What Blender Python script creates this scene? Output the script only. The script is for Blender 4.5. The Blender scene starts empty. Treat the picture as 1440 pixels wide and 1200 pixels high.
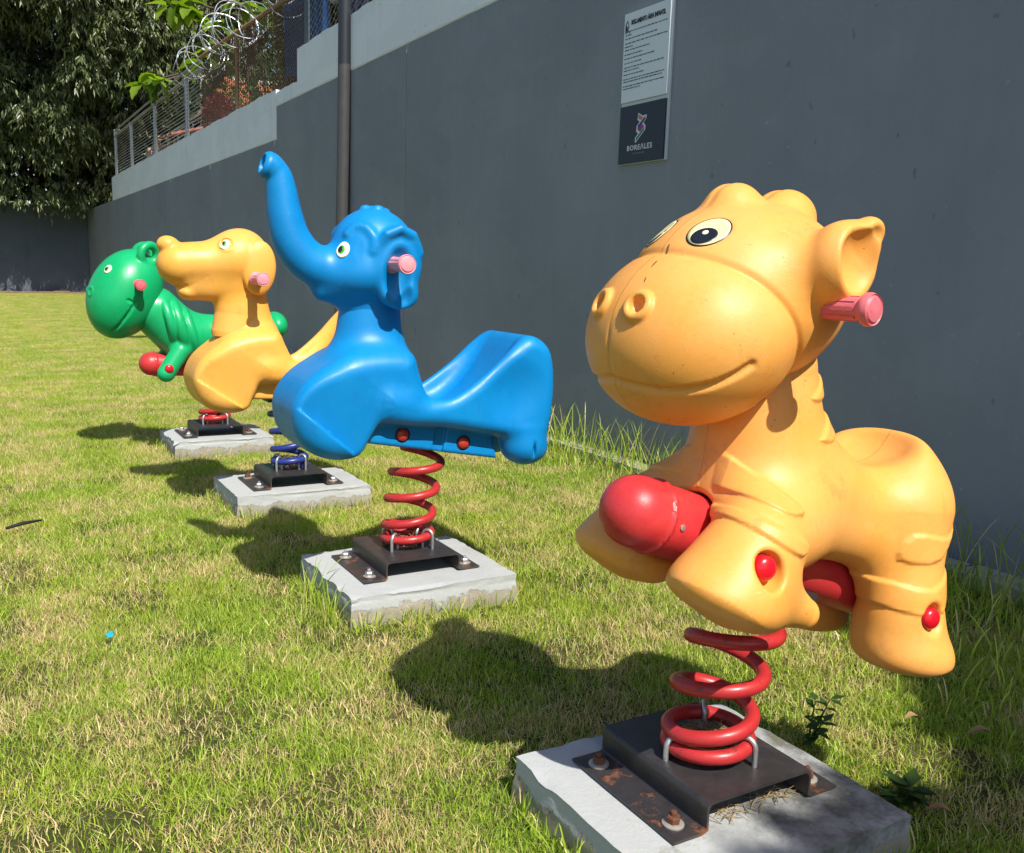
import bpy, bmesh, math, random
import numpy as np
from mathutils import Vector, Matrix

scene = bpy.context.scene
COL = scene.collection
rng = np.random.default_rng(7)
random.seed(7)

# ------------------------------------------------------------------ camera
cam_data = bpy.data.cameras.new('camera')
cam = bpy.data.objects.new('camera', cam_data)
COL.objects.link(cam)
cam_data.sensor_width = 36.0
cam_data.lens = 32.75
cam_data.clip_start = 0.05
cam_data.clip_end = 600.0
cam.matrix_world = Matrix(((0.867, 0.055, -0.496, 0.0),
                           (-0.498, 0.157, -0.853, 0.0),
                           (0.031, 0.986, 0.164, 1.10),
                           (0, 0, 0, 1)))
scene.camera = cam

# ------------------------------------------------------------------ sky, sun, exposure
SUN_TO = Vector((0.015, -0.84, 1.0)).normalized()          # towards the sun
world = bpy.data.worlds.new('World')
scene.world = world
world.use_nodes = True
wn = world.node_tree
wn.nodes.clear()
sky = wn.nodes.new('ShaderNodeTexSky')
sky.sky_type = 'NISHITA'
sky.sun_disc = False
sky.sun_elevation = math.asin(SUN_TO.z)
sky.sun_rotation = math.atan2(SUN_TO.x, SUN_TO.y)
bg = wn.nodes.new('ShaderNodeBackground')
bg.inputs['Strength'].default_value = 0.110
wo = wn.nodes.new('ShaderNodeOutputWorld')
wn.links.new(sky.outputs[0], bg.inputs['Color'])
wn.links.new(bg.outputs[0], wo.inputs['Surface'])
sun_data = bpy.data.lights.new('sun', 'SUN')
sun_data.energy = 5.0
sun_data.angle = math.radians(0.53)
sun_data.color = (1.0, 0.955, 0.87)
sun = bpy.data.objects.new('sun', sun_data)
COL.objects.link(sun)
sun.rotation_euler = SUN_TO.to_track_quat('Z', 'Y').to_euler()
sun.location = (0, -10, 12)
scene.view_settings.view_transform = 'Standard'
scene.view_settings.look = 'None'
scene.view_settings.exposure = 0.40
scene.view_settings.gamma = 1.0
scene.view_settings.use_curve_mapping = False

# ------------------------------------------------------------------ helpers: objects
def tag(o, label=None, cat=None, group=None, kind=None):
    if label: o['label'] = label
    if cat: o['category'] = cat
    if group: o['group'] = group
    if kind: o['kind'] = kind
    return o

def wloc(o):
    v = Vector((0, 0, 0))
    while o is not None:
        v = v + Vector(o.location)
        o = o.parent
    return v

def link(name, me, parent=None, loc=(0, 0, 0)):
    o = bpy.data.objects.new(name, me)
    COL.objects.link(o)
    if parent is not None:
        o.parent = parent
    o.location = loc
    return o

def empty(name, loc):
    o = bpy.data.objects.new(name, None)
    COL.objects.link(o)
    o.location = loc
    o.empty_display_size = 0.2
    return o

def raw_mesh(name, verts, faces, mat=None, smooth=False):
    """verts (n,3) ; faces: (m,k) array or list of tuples"""
    me = bpy.data.meshes.new(name)
    v = np.asarray(verts, dtype=np.float32)
    if isinstance(faces, np.ndarray):
        m, k = faces.shape
        me.vertices.add(len(v))
        me.vertices.foreach_set('co', v.ravel())
        me.loops.add(m * k)
        me.loops.foreach_set('vertex_index', faces.astype(np.int32).ravel())
        me.polygons.add(m)
        me.polygons.foreach_set('loop_start', np.arange(0, m * k, k, dtype=np.int32))
        me.update(calc_edges=True)
    else:
        me.from_pydata([tuple(map(float, p)) for p in v], [], [tuple(map(int, f)) for f in faces])
    me.validate()
    if smooth:
        me.polygons.foreach_set('use_smooth', np.ones(len(me.polygons), dtype=bool))
    if mat is not None:
        me.materials.append(mat)
    me.update()
    return me

def mesh_obj(name, verts, faces, mat, parent=None, smooth=False, origin=None):
    """verts in world space; object origin sits at `origin` (default: parent's place)"""
    base = wloc(parent) if parent is not None else Vector((0, 0, 0))
    org = base if origin is None else Vector(origin)
    v = np.asarray(verts, dtype=np.float32) - np.array(org, dtype=np.float32)
    return link(name, raw_mesh(name, v, faces, mat, smooth), parent, org - base)

class MB:
    """collects simple solids"""
    def __init__(self): self.v = []; self.f = []
    def add(self, vs, fs):
        n = len(self.v)
        self.v += [tuple(p) for p in vs]
        self.f += [tuple(i + n for i in f) for f in fs]
        return self
    def box(self, x0, x1, y0, y1, z0, z1):
        return self.add([(x0,y0,z0),(x1,y0,z0),(x1,y1,z0),(x0,y1,z0),(x0,y0,z1),(x1,y0,z1),(x1,y1,z1),(x0,y1,z1)],
                        [(0,3,2,1),(4,5,6,7),(0,1,5,4),(1,2,6,5),(2,3,7,6),(3,0,4,7)])
    def obox(self, c, ax, ay, az):
        c, ax, ay, az = (Vector(q) for q in (c, ax, ay, az))
        vs = [c + sx*ax + sy*ay + sz*az for sz in (-1,1) for sx, sy in ((-1,-1),(1,-1),(1,1),(-1,1))]
        return self.add(vs, [(0,3,2,1),(4,5,6,7),(0,1,5,4),(1,2,6,5),(2,3,7,6),(3,0,4,7)])
    def tube(self, pts, r, n=8, cap=True, closed=False):
        pts = [Vector(p) for p in pts]
        rs = r if hasattr(r, '__len__') else [r] * len(pts)
        m = len(pts)
        up = None
        vs = []
        for i, p in enumerate(pts):
            a = pts[(i - 1) % m] if (closed or i > 0) else p
            b = pts[(i + 1) % m] if (closed or i < m - 1) else p
            t = (b - a).normalized()
            if up is None:
                up = Vector((0, 0, 1)) if abs(t.z) < 0.9 else Vector((1, 0, 0))
            s = t.cross(up).normalized()
            up = s.cross(t).normalized()
            for k in range(n):
                an = 2 * math.pi * k / n
                vs.append(p + rs[i] * (math.cos(an) * s + math.sin(an) * up))
        fs = []
        for i in range(m if closed else m - 1):
            j = (i + 1) % m
            for k in range(n):
                k2 = (k + 1) % n
                fs.append((i*n+k, j*n+k, j*n+k2, i*n+k2))
        if cap and not closed:
            fs.append(tuple(range(n)))
            fs.append(tuple(range((m-1)*n + n - 1, (m-1)*n - 1, -1)))
        return self.add(vs, fs)
    def lathe(self, prof, origin, axis, n=20):
        """prof: list of (radius, height along axis)"""
        o = Vector(origin); a = Vector(axis).normalized()
        s = a.orthogonal().normalized(); t = a.cross(s)
        vs = []
        for r, h in prof:
            for k in range(n):
                an = 2 * math.pi * k / n
                vs.append(o + a*h + r*(math.cos(an)*s + math.sin(an)*t))
        fs = []
        for i in range(len(prof)-1):
            for k in range(n):
                k2 = (k+1) % n
                fs.append((i*n+k, i*n+k2, (i+1)*n+k2, (i+1)*n+k))
        fs.append(tuple(range(n-1, -1, -1)))
        fs.append(tuple((len(prof)-1)*n + k for k in range(n)))
        return self.add(vs, fs)
    def build(self, name, mat, parent=None, smooth=False, origin=None):
        return mesh_obj(name, np.array([tuple(p) for p in self.v]), self.f, mat, parent, smooth, origin)

def autosmooth(o, deg=35):
    me = o.data
    me.polygons.foreach_set('use_smooth', np.ones(len(me.polygons), dtype=bool))
    bm = bmesh.new(); bm.from_mesh(me)
    for e in bm.edges:
        if len(e.link_faces) == 2 and e.calc_face_angle(0) > math.radians(deg):
            e.smooth = False
    bm.to_mesh(me); bm.free()
    return o

# ------------------------------------------------------------------ helpers: materials
class NT:
    def __init__(self, name):
        self.m = bpy.data.materials.new(name)
        self.m.use_nodes = True
        self.t = self.m.node_tree
        self.t.nodes.clear()
        self.out = self.n('ShaderNodeOutputMaterial')
        self.co = self.n('ShaderNodeTexCoord')
    def n(self, typ, **kw):
        q = self.t.nodes.new(typ)
        for k, v in kw.items(): setattr(q, k, v)
        return q
    def l(self, a, b): self.t.links.new(a, b)
    def noise(self, scale, detail=4, rough=0.55, vec=None, stretch=None):
        q = self.n('ShaderNodeTexNoise')
        q.inputs['Scale'].default_value = scale
        q.inputs['Detail'].default_value = detail
        q.inputs['Roughness'].default_value = rough
        v = vec if vec is not None else self.co.outputs['Object']
        if stretch:
            mp = self.n('ShaderNodeMapping')
            mp.inputs['Scale'].default_value = stretch
            self.l(v, mp.inputs['Vector']); v = mp.outputs[0]
        self.l(v, q.inputs['Vector'])
        return q.outputs['Fac']
    def ramp(self, fac, p0, p1, c0=(0,0,0,1), c1=(1,1,1,1)):
        q = self.n('ShaderNodeValToRGB')
        q.color_ramp.elements[0].position = p0
        q.color_ramp.elements[1].position = p1
        q.color_ramp.elements[0].color = c0
        q.color_ramp.elements[1].color = c1
        self.l(fac, q.inputs['Fac'])
        return q.outputs['Color']
    def mix(self, fac, a, b, mode='MIX'):
        q = self.n('ShaderNodeMix', data_type='RGBA', blend_type=mode)
        for s, v in ((q.inputs[0], fac), (q.inputs[6], a), (q.inputs[7], b)):
            if isinstance(v, (int, float)): s.default_value = v
            elif isinstance(v, tuple): s.default_value = (*v, 1) if len(v) == 3 else v
            else: self.l(v, s)
        return q.outputs[2]
    def math(self, op, a, b=None):
        q = self.n('ShaderNodeMath', operation=op)
        for s, v in zip(q.inputs, (a, b)):
            if v is None: continue
            if isinstance(v, (int, float)): s.default_value = v
            else: self.l(v, s)
        return q.outputs[0]
    def bump(self, h, strength, dist=0.01):
        q = self.n('ShaderNodeBump')
        q.inputs['Strength'].default_value = strength
        q.inputs['Distance'].default_value = dist
        self.l(h, q.inputs['Height'])
        return q.outputs[0]
    def principled(self, color, rough=0.5, normal=None, metal=0.0, spec=0.5, **kw):
        q = self.n('ShaderNodeBsdfPrincipled')
        if isinstance(color, tuple): q.inputs['Base Color'].default_value = (*color, 1) if len(color) == 3 else color
        else: self.l(color, q.inputs['Base Color'])
        if isinstance(rough, (int, float)): q.inputs['Roughness'].default_value = rough
        else: self.l(rough, q.inputs['Roughness'])
        q.inputs['Metallic'].default_value = metal
        q.inputs['Specular IOR Level'].default_value = spec
        if normal is not None: self.l(normal, q.inputs['Normal'])
        for k, v in kw.items(): q.inputs[k].default_value = v
        self.l(q.outputs[0], self.out.inputs['Surface'])
        return q

def plain(name, color, rough=0.5, metal=0.0, var=0.15, scale=8.0, spec=0.5):
    k = NT(name)
    c2 = tuple(c * (1 - var) for c in color); c1 = tuple(min(1, c * (1 + var)) for c in color)
    k.principled(k.mix(k.noise(scale), c2, c1), rough, metal=metal, spec=spec)
    return k.m

def plastic(name, color, bleach, dirt=(0.10, 0.06, 0.03), rough=0.42, specks=0.66, seam=None, grime=0.8):
    """weathered blow-moulded plastic: sun-bleached patches, scuffs, specks of dirt, moulding seam, fine grain"""
    k = NT(name)
    big = k.ramp(k.noise(5.0, 5, 0.6), 0.38, 0.75)
    c = k.mix(k.math('MULTIPLY', big, 0.6), color, bleach)
    fine = k.noise(90.0, 3, 0.6)
    c = k.mix(k.math('MULTIPLY', k.ramp(fine, 0.45, 0.75), 0.12), c, tuple(min(1, q*1.25) for q in bleach))
    scr = k.ramp(k.noise(9.0, 3, 0.55, stretch=(22, 3.0, 2.2)), 0.70, 0.74)
    scr2 = k.ramp(k.noise(9.0, 3, 0.55, stretch=(2.5, 3.0, 20)), 0.71, 0.75)
    sc = k.math('MULTIPLY', k.math('MAXIMUM', scr, scr2), k.ramp(k.noise(3.3, 3), 0.45, 0.6))
    c = k.mix(k.math('MULTIPLY', sc, 0.35), c, tuple(min(1, q*1.15 + 0.10) for q in bleach))
    sp = k.ramp(k.noise(150.0, 2, 0.4), specks + 0.075, specks + 0.10)
    sp = k.math('MULTIPLY', sp, k.ramp(k.noise(4.0, 3), 0.42, 0.62))
    streak = k.ramp(k.noise(15.0, 6, 0.72, stretch=(1.7, 1.7, 0.25)), 0.60, 0.86)
    smudge = k.ramp(k.noise(7.5, 8, 0.78), 0.56, 0.78)
    d = k.math('MAXIMUM', k.math('MULTIPLY', sp, 0.8), k.math('MULTIPLY', k.math('MAXIMUM', streak, smudge), grime*0.6))
    c = k.mix(d, c, dirt)
    r = k.math('ADD', k.math('MULTIPLY', k.noise(22.0, 4), 0.24), rough - 0.12)
    r = k.math('ADD', r, k.math('MULTIPLY', k.math('MAXIMUM', sc, smudge), 0.14))
    h = k.math('ADD', k.noise(420.0, 2, 0.5), k.math('MULTIPLY', k.noise(28.0, 3, 0.5), 0.9))
    if seam is not None:
        sep = k.n('ShaderNodeSeparateXYZ'); k.l(k.co.outputs['Object'], sep.inputs[0])
        wob = k.math('MULTIPLY', k.math('SUBTRACT', k.noise(9.0, 2), 0.5), 0.004)
        a = k.math('ABSOLUTE', k.math('ADD', k.math('SUBTRACT', sep.outputs[1], seam), wob))
        line = k.ramp(a, 0.0007, 0.0024, (1, 1, 1, 1), (0, 0, 0, 1))
        h = k.math('ADD', h, k.math('MULTIPLY', line, 2.2))
        c = k.mix(k.math('MULTIPLY', line, k.math('MULTIPLY', k.noise(12.0, 4), 0.45)), c, dirt)
    nb = k.bump(h, 0.16, 0.002)
    k.principled(c, r, nb, spec=0.42)
    return k.m

M = {}
M['yellow'] = plastic('yellow_plastic', (0.82, 0.350, 0.062), (0.84, 0.430, 0.150), (0.16, 0.075, 0.02), rough=0.46, seam=-0.02)
M['yellow_dog'] = plastic('amber_plastic', (0.81, 0.385, 0.055), (0.83, 0.44, 0.125), (0.20, 0.09, 0.02), specks=0.68, seam=-0.01)
M['blue'] = plastic('blue_plastic', (0.001, 0.195, 0.51), (0.003, 0.25, 0.58), (0.0, 0.06, 0.22), rough=0.42, specks=0.70, seam=-0.01)
M['green'] = plastic('green_plastic', (0.003, 0.34, 0.11), (0.02, 0.44, 0.18), (0.01, 0.14, 0.05), rough=0.32, specks=0.70, seam=0.0)
M['red'] = plastic('red_plastic', (0.50, 0.022, 0.028), (0.62, 0.06, 0.06), (0.10, 0.02, 0.02), rough=0.36, specks=0.67)
M['pink'] = plastic('faded_pink_plastic', (0.64, 0.11, 0.14), (0.78, 0.30, 0.33), (0.30, 0.06, 0.06), rough=0.5)
M['pale_pink'] = plastic('pale_pink_plastic', (0.72, 0.24, 0.30), (0.82, 0.45, 0.48), (0.40, 0.10, 0.12), rough=0.5)
M['cap_red'] = plain('glossy_red_cap', (0.62, 0.008, 0.02), 0.28, var=0.08)
M['cap_dull'] = plain('dull_red_cap', (0.42, 0.035, 0.02), 0.4, var=0.2, scale=40)
M['hole'] = plain('dark_recess', (0.012, 0.008, 0.006), 0.8)
M['cream'] = plain('cream_sticker', (0.84, 0.72, 0.36), 0.4, var=0.04)
M['pale'] = plain('pale_sticker', (0.85, 0.82, 0.62), 0.4, var=0.03)
M['ink'] = plain('black_sticker', (0.008, 0.010, 0.018), 0.35, var=0.1)
M['iris'] = plain('green_sticker', (0.05, 0.40, 0.02), 0.35, var=0.1)
M['zinc'] = plain('galvanised_steel', (0.48, 0.49, 0.50), 0.42, metal=0.8, var=0.25, scale=60)
M['grey_steel'] = plain('grey_fence_steel', (0.36, 0.38, 0.39), 0.5, metal=0.5, var=0.25, scale=30)
M['wire'] = plain('fence_wire', (0.30, 0.30, 0.28), 0.5, metal=0.5, var=0.2, scale=30)
M['razor'] = plain('razor_wire_steel', (0.62, 0.64, 0.66), 0.35, metal=0.7, var=0.2, scale=40)

def spring_paint(name, color):
    k = NT(name)
    chip = k.ramp(k.noise(42.0, 6, 0.70), 0.575, 0.63)
    c = k.mix(k.noise(9.0), tuple(q*0.85 for q in color), tuple(min(1, q*1.2+0.01) for q in color))
    c = k.mix(k.math('MULTIPLY', chip, 0.6), c, (0.09, 0.03, 0.02))
    k.principled(c, k.math('ADD', k.math('MULTIPLY', k.noise(30.0), 0.3), 0.22), k.bump(k.noise(80.0), 0.15, 0.002))
    return k.m
M['spring_red'] = spring_paint('red_spring_paint', (0.42, 0.020, 0.022))
M['spring_blue'] = spring_paint('blue_spring_paint', (0.012, 0.028, 0.20))

def bracket_mat():
    k = NT('black_rusty_steel')
    base = k.mix(k.noise(30.0, 5, 0.7), (0.012, 0.011, 0.012), (0.050, 0.044, 0.046))
    dust = k.ramp(k.noise(6.0, 5, 0.6), 0.5, 0.8)
    base = k.mix(k.math('MULTIPLY', dust, 0.4), base, (0.16, 0.13, 0.10))
    sep = k.n('ShaderNodeSeparateXYZ'); k.l(k.co.outputs['Object'], sep.inputs[0])
    low = k.ramp(sep.outputs[2], 0.108, 0.135, (1, 1, 1, 1), (0, 0, 0, 1))     # the flanges, which lie in the wet, rust most
    rust = k.ramp(k.math('ADD', k.noise(11.0, 6, 0.7), k.math('MULTIPLY', low, 0.11)), 0.675, 0.75)
    rc = k.mix(k.noise(70.0, 4), (0.12, 0.03, 0.010), (0.26, 0.10, 0.04))
    c = k.mix(rust, base, rc)
    k.principled(c, k.mix(rust, (0.42, 0.42, 0.42), (0.85, 0.85, 0.85)), k.bump(k.noise(120.0, 4), 0.25, 0.003))
    return k.m
M['bracket'] = bracket_mat()
M['rust'] = plain('rusty_iron', (0.115, 0.042, 0.020), 0.8, var=0.5, scale=90)
M['washer'] = plain('worn_zinc_washer', (0.42, 0.38, 0.33), 0.5, metal=0.5, var=0.3, scale=70)

def block_mat(name, dirty):
    k = NT(name)
    geo = k.n('ShaderNodeNewGeometry')
    sn = k.n('ShaderNodeSeparateXYZ'); k.l(geo.outputs['Normal'], sn.inputs[0])
    sp = k.n('ShaderNodeSeparateXYZ'); k.l(k.co.outputs['Object'], sp.inputs[0])
    raw = k.mix(k.noise(26.0, 6, 0.7), (0.20, 0.175, 0.135), (0.46, 0.42, 0.34))
    pit = k.ramp(k.noise(95.0, 2, 0.5), 0.64, 0.70)
    raw = k.mix(k.math('MULTIPLY', pit, 0.7), raw, (0.07, 0.06, 0.05))
    paint = k.mix(k.noise(5.0, 5, 0.6), (0.37, 0.385, 0.385), (0.47, 0.48, 0.475))
    paint = k.mix(k.math('MULTIPLY', k.math('MULTIPLY', k.ramp(k.noise(6.5, 7, 0.70), 0.40, 0.60), k.ramp(k.math('ADD', sp.outputs[0], k.math('MULTIPLY', k.noise(5.0, 4), 0.25)), -0.06, 0.08)), dirty), paint, (0.085, 0.083, 0.074))
    moss = k.ramp(k.noise(7.0, 6, 0.7), 0.58, 0.70)
    paint = k.mix(k.math('MULTIPLY', moss, dirty * 0.8), paint, (0.13, 0.12, 0.04))
    # paint covers the top and upper sides and has flaked further down
    h = k.ramp(sp.outputs[2], 0.045, 0.095)
    keep = k.math('ADD', k.math('MULTIPLY', h, 0.55), k.noise(13.0, 6, 0.75))
    m = k.ramp(keep, 0.60, 0.66)
    c = k.mix(m, raw, paint)
    flake = k.ramp(k.noise(48.0, 5, 0.7), 0.62, 0.66)
    c = k.mix(k.math('MULTIPLY', flake, 0.55), c, (0.50, 0.46, 0.38))
    low = k.ramp(sp.outputs[2], 0.0, 0.05, (1, 1, 1, 1), (0, 0, 0, 1))
    c = k.mix(k.math('MULTIPLY', low, 0.55), c, (0.13, 0.12, 0.045))
    k.principled(c, 0.85, k.bump(k.math('ADD', k.noise(60.0, 5, 0.7), k.math('MULTIPLY', m, 0.6)), 0.5, 0.004), spec=0.25)
    return k.m
M['block'] = block_mat('white_painted_concrete', 0.12)
M['block_dirty'] = block_mat('stained_painted_concrete', 0.80)

def wall_mat(name, ca, cb, streak, dark):
    k = NT(name)
    c = k.mix(k.ramp(k.noise(0.7, 6, 0.6), 0.3, 0.7), ca, cb)
    st = k.ramp(k.noise(3.0, 6, 0.65, stretch=(1.0, 2.2, 0.10)), 0.58, 0.88)
    c = k.mix(k.math('MULTIPLY', st, streak), c, dark)
    pt = k.ramp(k.noise(1.6, 3, 0.5, stretch=(1, 0.6, 1.3)), 0.50, 0.53)
    c = k.mix(k.math('MULTIPLY', pt, 0.10), c, tuple(q*1.35 for q in cb))
    roll = k.noise(5.0, 4, 0.6, stretch=(1, 3.5, 0.25))
    c = k.mix(k.math('MULTIPLY', k.ramp(roll, 0.45, 0.7), 0.09), c, tuple(q*0.7 for q in ca))
    sp = k.ramp(k.noise(26.0, 2, 0.4), 0.735, 0.76)
    c = k.mix(k.math('MULTIPLY', sp, 0.55), c, (0.36, 0.37, 0.36))
    sp2 = k.ramp(k.noise(19.0, 2, 0.4, stretch=(1, 1, 0.6)), 0.72, 0.75)
    c = k.mix(k.math('MULTIPLY', sp2, 0.28), c, (0.03, 0.03, 0.03))
    sep = k.n('ShaderNodeSeparateXYZ'); k.l(k.co.outputs['Object'], sep.inputs[0])
    wet = k.ramp(k.math('SUBTRACT', k.math('MULTIPLY', k.noise(2.2, 6, 0.7), 0.75), sep.outputs[2]), 0.0, 0.32)
    c = k.mix(k.math('MULTIPLY', wet, 0.45), c, dark)
    h = k.math('ADD', k.noise(3.5, 5, 0.55), k.math('MULTIPLY', k.noise(75.0, 4, 0.6), 0.22))
    k.principled(c, 0.75, k.bump(h, 0.30, 0.02), spec=0.3)
    return k.m
M['wall_dark'] = wall_mat('dark_grey_wall_paint', (0.206, 0.228, 0.266), (0.262, 0.284, 0.322), 0.22, (0.15, 0.165, 0.185))
M['wall_light'] = wall_mat('pale_grey_wall_paint', (0.77, 0.81, 0.86), (0.83, 0.87, 0.90), 0.55, (0.40, 0.41, 0.39))
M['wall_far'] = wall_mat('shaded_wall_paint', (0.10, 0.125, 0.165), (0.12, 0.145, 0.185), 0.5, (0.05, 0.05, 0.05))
M['concrete'] = plain('rough_concrete', (0.40, 0.37, 0.31), 0.9, var=0.35, scale=30)

# ------------------------------------------------------------------ ground
def ground_mat():
    k = NT('lawn_soil')
    geo = k.n('ShaderNodeNewGeometry')
    P = geo.outputs['Position']
    thatch = k.mix(k.noise(60.0, 5, 0.7, vec=P), (0.032, 0.028, 0.012), (0.13, 0.105, 0.045))
    grn = k.mix(k.noise(45.0, 4, 0.7, vec=P), (0.020, 0.034, 0.007), (0.06, 0.085, 0.018))
    c = k.mix(k.ramp(k.noise(2.3, 6, 0.65, vec=P), 0.35, 0.65), grn, thatch)
    k.principled(c, 0.95, k.bump(k.noise(40.0, 5, 0.7, vec=P), 0.6, 0.02), spec=0.1)
    return k.m
M['soil'] = ground_mat()
gx = np.concatenate([np.linspace(-150, -8, 12), np.linspace(-6, 8, 60), np.linspace(10, 150, 12)])
gy = np.concatenate([np.linspace(-150, -4, 10), np.linspace(-2, 34, 110), np.linspace(37, 200, 12)])
GX, GY = np.meshgrid(gx, gy, indexing='ij')
GZ = (0.010*np.sin(GX*1.7+0.6)*np.sin(GY*1.1) + 0.006*np.sin(GX*4.1+GY*3.3)) * 0.25 * (np.abs(GX) < 8)
nx, ny = GX.shape
ii = (np.arange(nx-1)[:, None]*ny + np.arange(ny-1)[None, :]).ravel()
lawn = mesh_obj('ground', np.stack([GX.ravel(), GY.ravel(), GZ.ravel()], 1),
                np.stack([ii, ii+ny, ii+ny+1, ii+1], 1), M['soil'], smooth=True)
tag(lawn, 'mown lawn ground of soil and thatch in front of the grey wall', 'ground', kind='structure')

# ------------------------------------------------------------------ boundary wall (runs along Y at X = 3.29)
WX = 3.29
def bev_box(name, b, mat, parent, bev=0.008, origin=None):
    o = MB().box(*b).build(name, mat, parent, origin=origin)
    bm = bmesh.new(); bm.from_mesh(o.data)
    bmesh.ops.bevel(bm, geom=bm.edges[:], offset=bev, segments=2, affect='EDGES', profile=0.6)
    bm.to_mesh(o.data); bm.free()
    return o

wall = empty('boundary_wall', (WX, 12, 0))
tag(wall, 'long tall dark grey plastered wall with pale upper band beside the lawn', 'wall')
joints = [-9.0, -4.6, -0.35, 7.62, 11.50, 15.13, 18.93, 22.9, 26.9, 32.75]
for a, b in zip(joints[:-1], joints[1:]):
    top = 2.96 if b <= 11.6 else 2.58
    bev_box('panel', (WX, WX+0.2, a+0.004, b-0.004, -0.3, top), M['wall_dark'], wall, 0.006, origin=(WX, a, 0))
# the pale band above, a little thinner paint edge: set back 5 mm
def wobble_band(y0, y1, z0, z1, n):
    ys = np.linspace(y0, y1, n)
    v = []; f = []
    for i, y in enumerate(ys):
        w0 = 0.006*math.sin(y*7.3)+0.005*math.sin(y*19.0+1)
        w1 = 0.008*math.sin(y*5.1+2)+0.005*math.sin(y*17.0)
        v += [(WX+0.004, y, z0+0.001), (WX-0.003, y, z0+0.013+w0), (WX-0.003, y, z1+w1), (WX+0.19, y, z1+w1), (WX+0.19, y, z0+0.001)]
    for i in range(n-1):
        for k in range(5):
            k2 = (k+1) % 5
            f.append((i*5+k, i*5+k2, (i+1)*5+k2, (i+1)*5+k))
    f.append((0, 1, 2, 3, 4)[::-1]); f.append(tuple((n-1)*5+k for k in range(5)))
    return v, f
for y0, y1, z0, z1 in ((-9.0, 10.66, 2.96, 3.47), (10.66, 11.49, 2.96, 3.12), (11.503, 26.4, 2.58, 3.16)):
    v, f = wobble_band(y0, y1, z0, z1, max(4, int((y1-y0)*8)))
    mesh_obj('upper_band', np.array(v), f, M['wall_light'], wall, origin=(WX, y0, 0))
# drips of pale paint where the joints meet the band
for y, z in ((7.62, 2.95), (15.13, 2.57), (18.4, 2.575), (11.6, 2.57)):
    dm = MB()
    for q in range(5):
        yy = y + random.uniform(-0.03, 0.03); l = random.uniform(0.015, 0.06)
        dm.obox((WX-0.001, yy, z-l/2), (0.003, 0, 0), (0, random.uniform(0.004, 0.012), 0), (0, 0, l/2+0.01))
    dm.build('paint_drip', M['wall_light'], wall, origin=(WX, y, z))

far = empty('end_wall', (-10, 32.4, 0))
tag(far, 'shaded dark wall across the far end of the lawn under the trees', 'wall')
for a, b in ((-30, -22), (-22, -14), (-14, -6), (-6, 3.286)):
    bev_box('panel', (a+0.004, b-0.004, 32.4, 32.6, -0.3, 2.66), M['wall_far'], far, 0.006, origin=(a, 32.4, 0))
soil_strip = MB()
for i in range(40):
    x = -12 + i*0.39
    soil_strip.obox((x, 32.05, 0.02), (0.22, 0, 0), (0, 0.33+random.uniform(-.06, .06), 0), (0, 0, 0.05+random.uniform(-.02, .02)))
M['dirt'] = plain('bare_dirt', (0.22, 0.14, 0.08), 0.95, var=0.4, scale=6)
tag(soil_strip.build('soil_strip', M['dirt']), 'strip of bare brown soil at the foot of the far wall', 'soil', kind='structure')

kerb_o = tag(empty('concrete_kerb', (3.205, 0.2, 0)), 'low broken concrete footing strip along the base of the grey wall', 'kerb', kind='structure')
yk = 0.2
while yk < 12:
    L = random.uniform(0.35, 0.75)
    kerb = MB()
    kerb.obox((3.205+random.uniform(-.012, .012), yk+L/2, -0.005+random.uniform(-.012, .008)), (0.075, random.uniform(-.01, .01), 0), (0, L/2-0.004, 0), (0, 0, 0.055))
    kerb.build('kerb_stone', M['concrete'], kerb_o)
    yk += L

# lamp pole in front of the wall
def pole_mat():
    k = NT('pole_two_tone')
    sep = k.n('ShaderNodeSeparateXYZ'); k.l(k.co.outputs['Object'], sep.inputs[0])
    e = k.ramp(k.math('ADD', sep.outputs[2], k.math('MULTIPLY', k.noise(14.0), 0.10)), 3.02, 3.05)
    e2 = k.n('ShaderNodeMath', operation='GREATER_THAN'); k.l(k.math('ADD', sep.outputs[2], k.math('MULTIPLY', k.noise(14.0), 0.10)), e2.inputs[0]); e2.inputs[1].default_value = 3.06
    low = k.mix(k.noise(12.0, 5, 0.6), (0.040, 0.038, 0.039), (0.066, 0.063, 0.064))
    c = k.mix(e2.outputs[0], low, (0.018, 0.021, 0.028))  # upper length darker than the rest, with a ragged edge between
    k.principled(c, 0.45, k.bump(k.noise(60.0), 0.1, 0.002))
    return k.m
pole = empty('lamp_pole', (3.19, 9.0, 0))
tag(pole, 'dark steel pole standing against the grey wall behind the blue elephant', 'pole')
pm = MB(); pm.tube([(3.19, 9.0, -0.1), (3.235, 9.0, 2.4), (3.26, 9.0, 6.0)], 0.062, 20)
autosmooth(pm.build('shaft', pole_mat(), pole))
M['pole_dark'] = plain('dark_pole_paint', (0.02, 0.022, 0.028), 0.45)
bp = MB(); bp.lathe([(0.11, 0), (0.11, 0.02), (0.07, 0.022), (0.066, 0.08)], (3.19, 9.0, 0.01), (0, 0, 1), 20)
autosmooth(bp.build('base_flange', M['pole_dark'], pole))
lh = MB(); lh.tube([(3.26, 9.0, 6.0), (3.1, 9.0, 6.2), (2.6, 9.0, 6.3)], 0.04, 10); lh.obox((2.3, 9.0, 6.3), (0.32, 0, 0), (0, 0.12, 0), (0, 0, 0.05))
lh.build('lamp_head', M['pole_dark'], pole)

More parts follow.
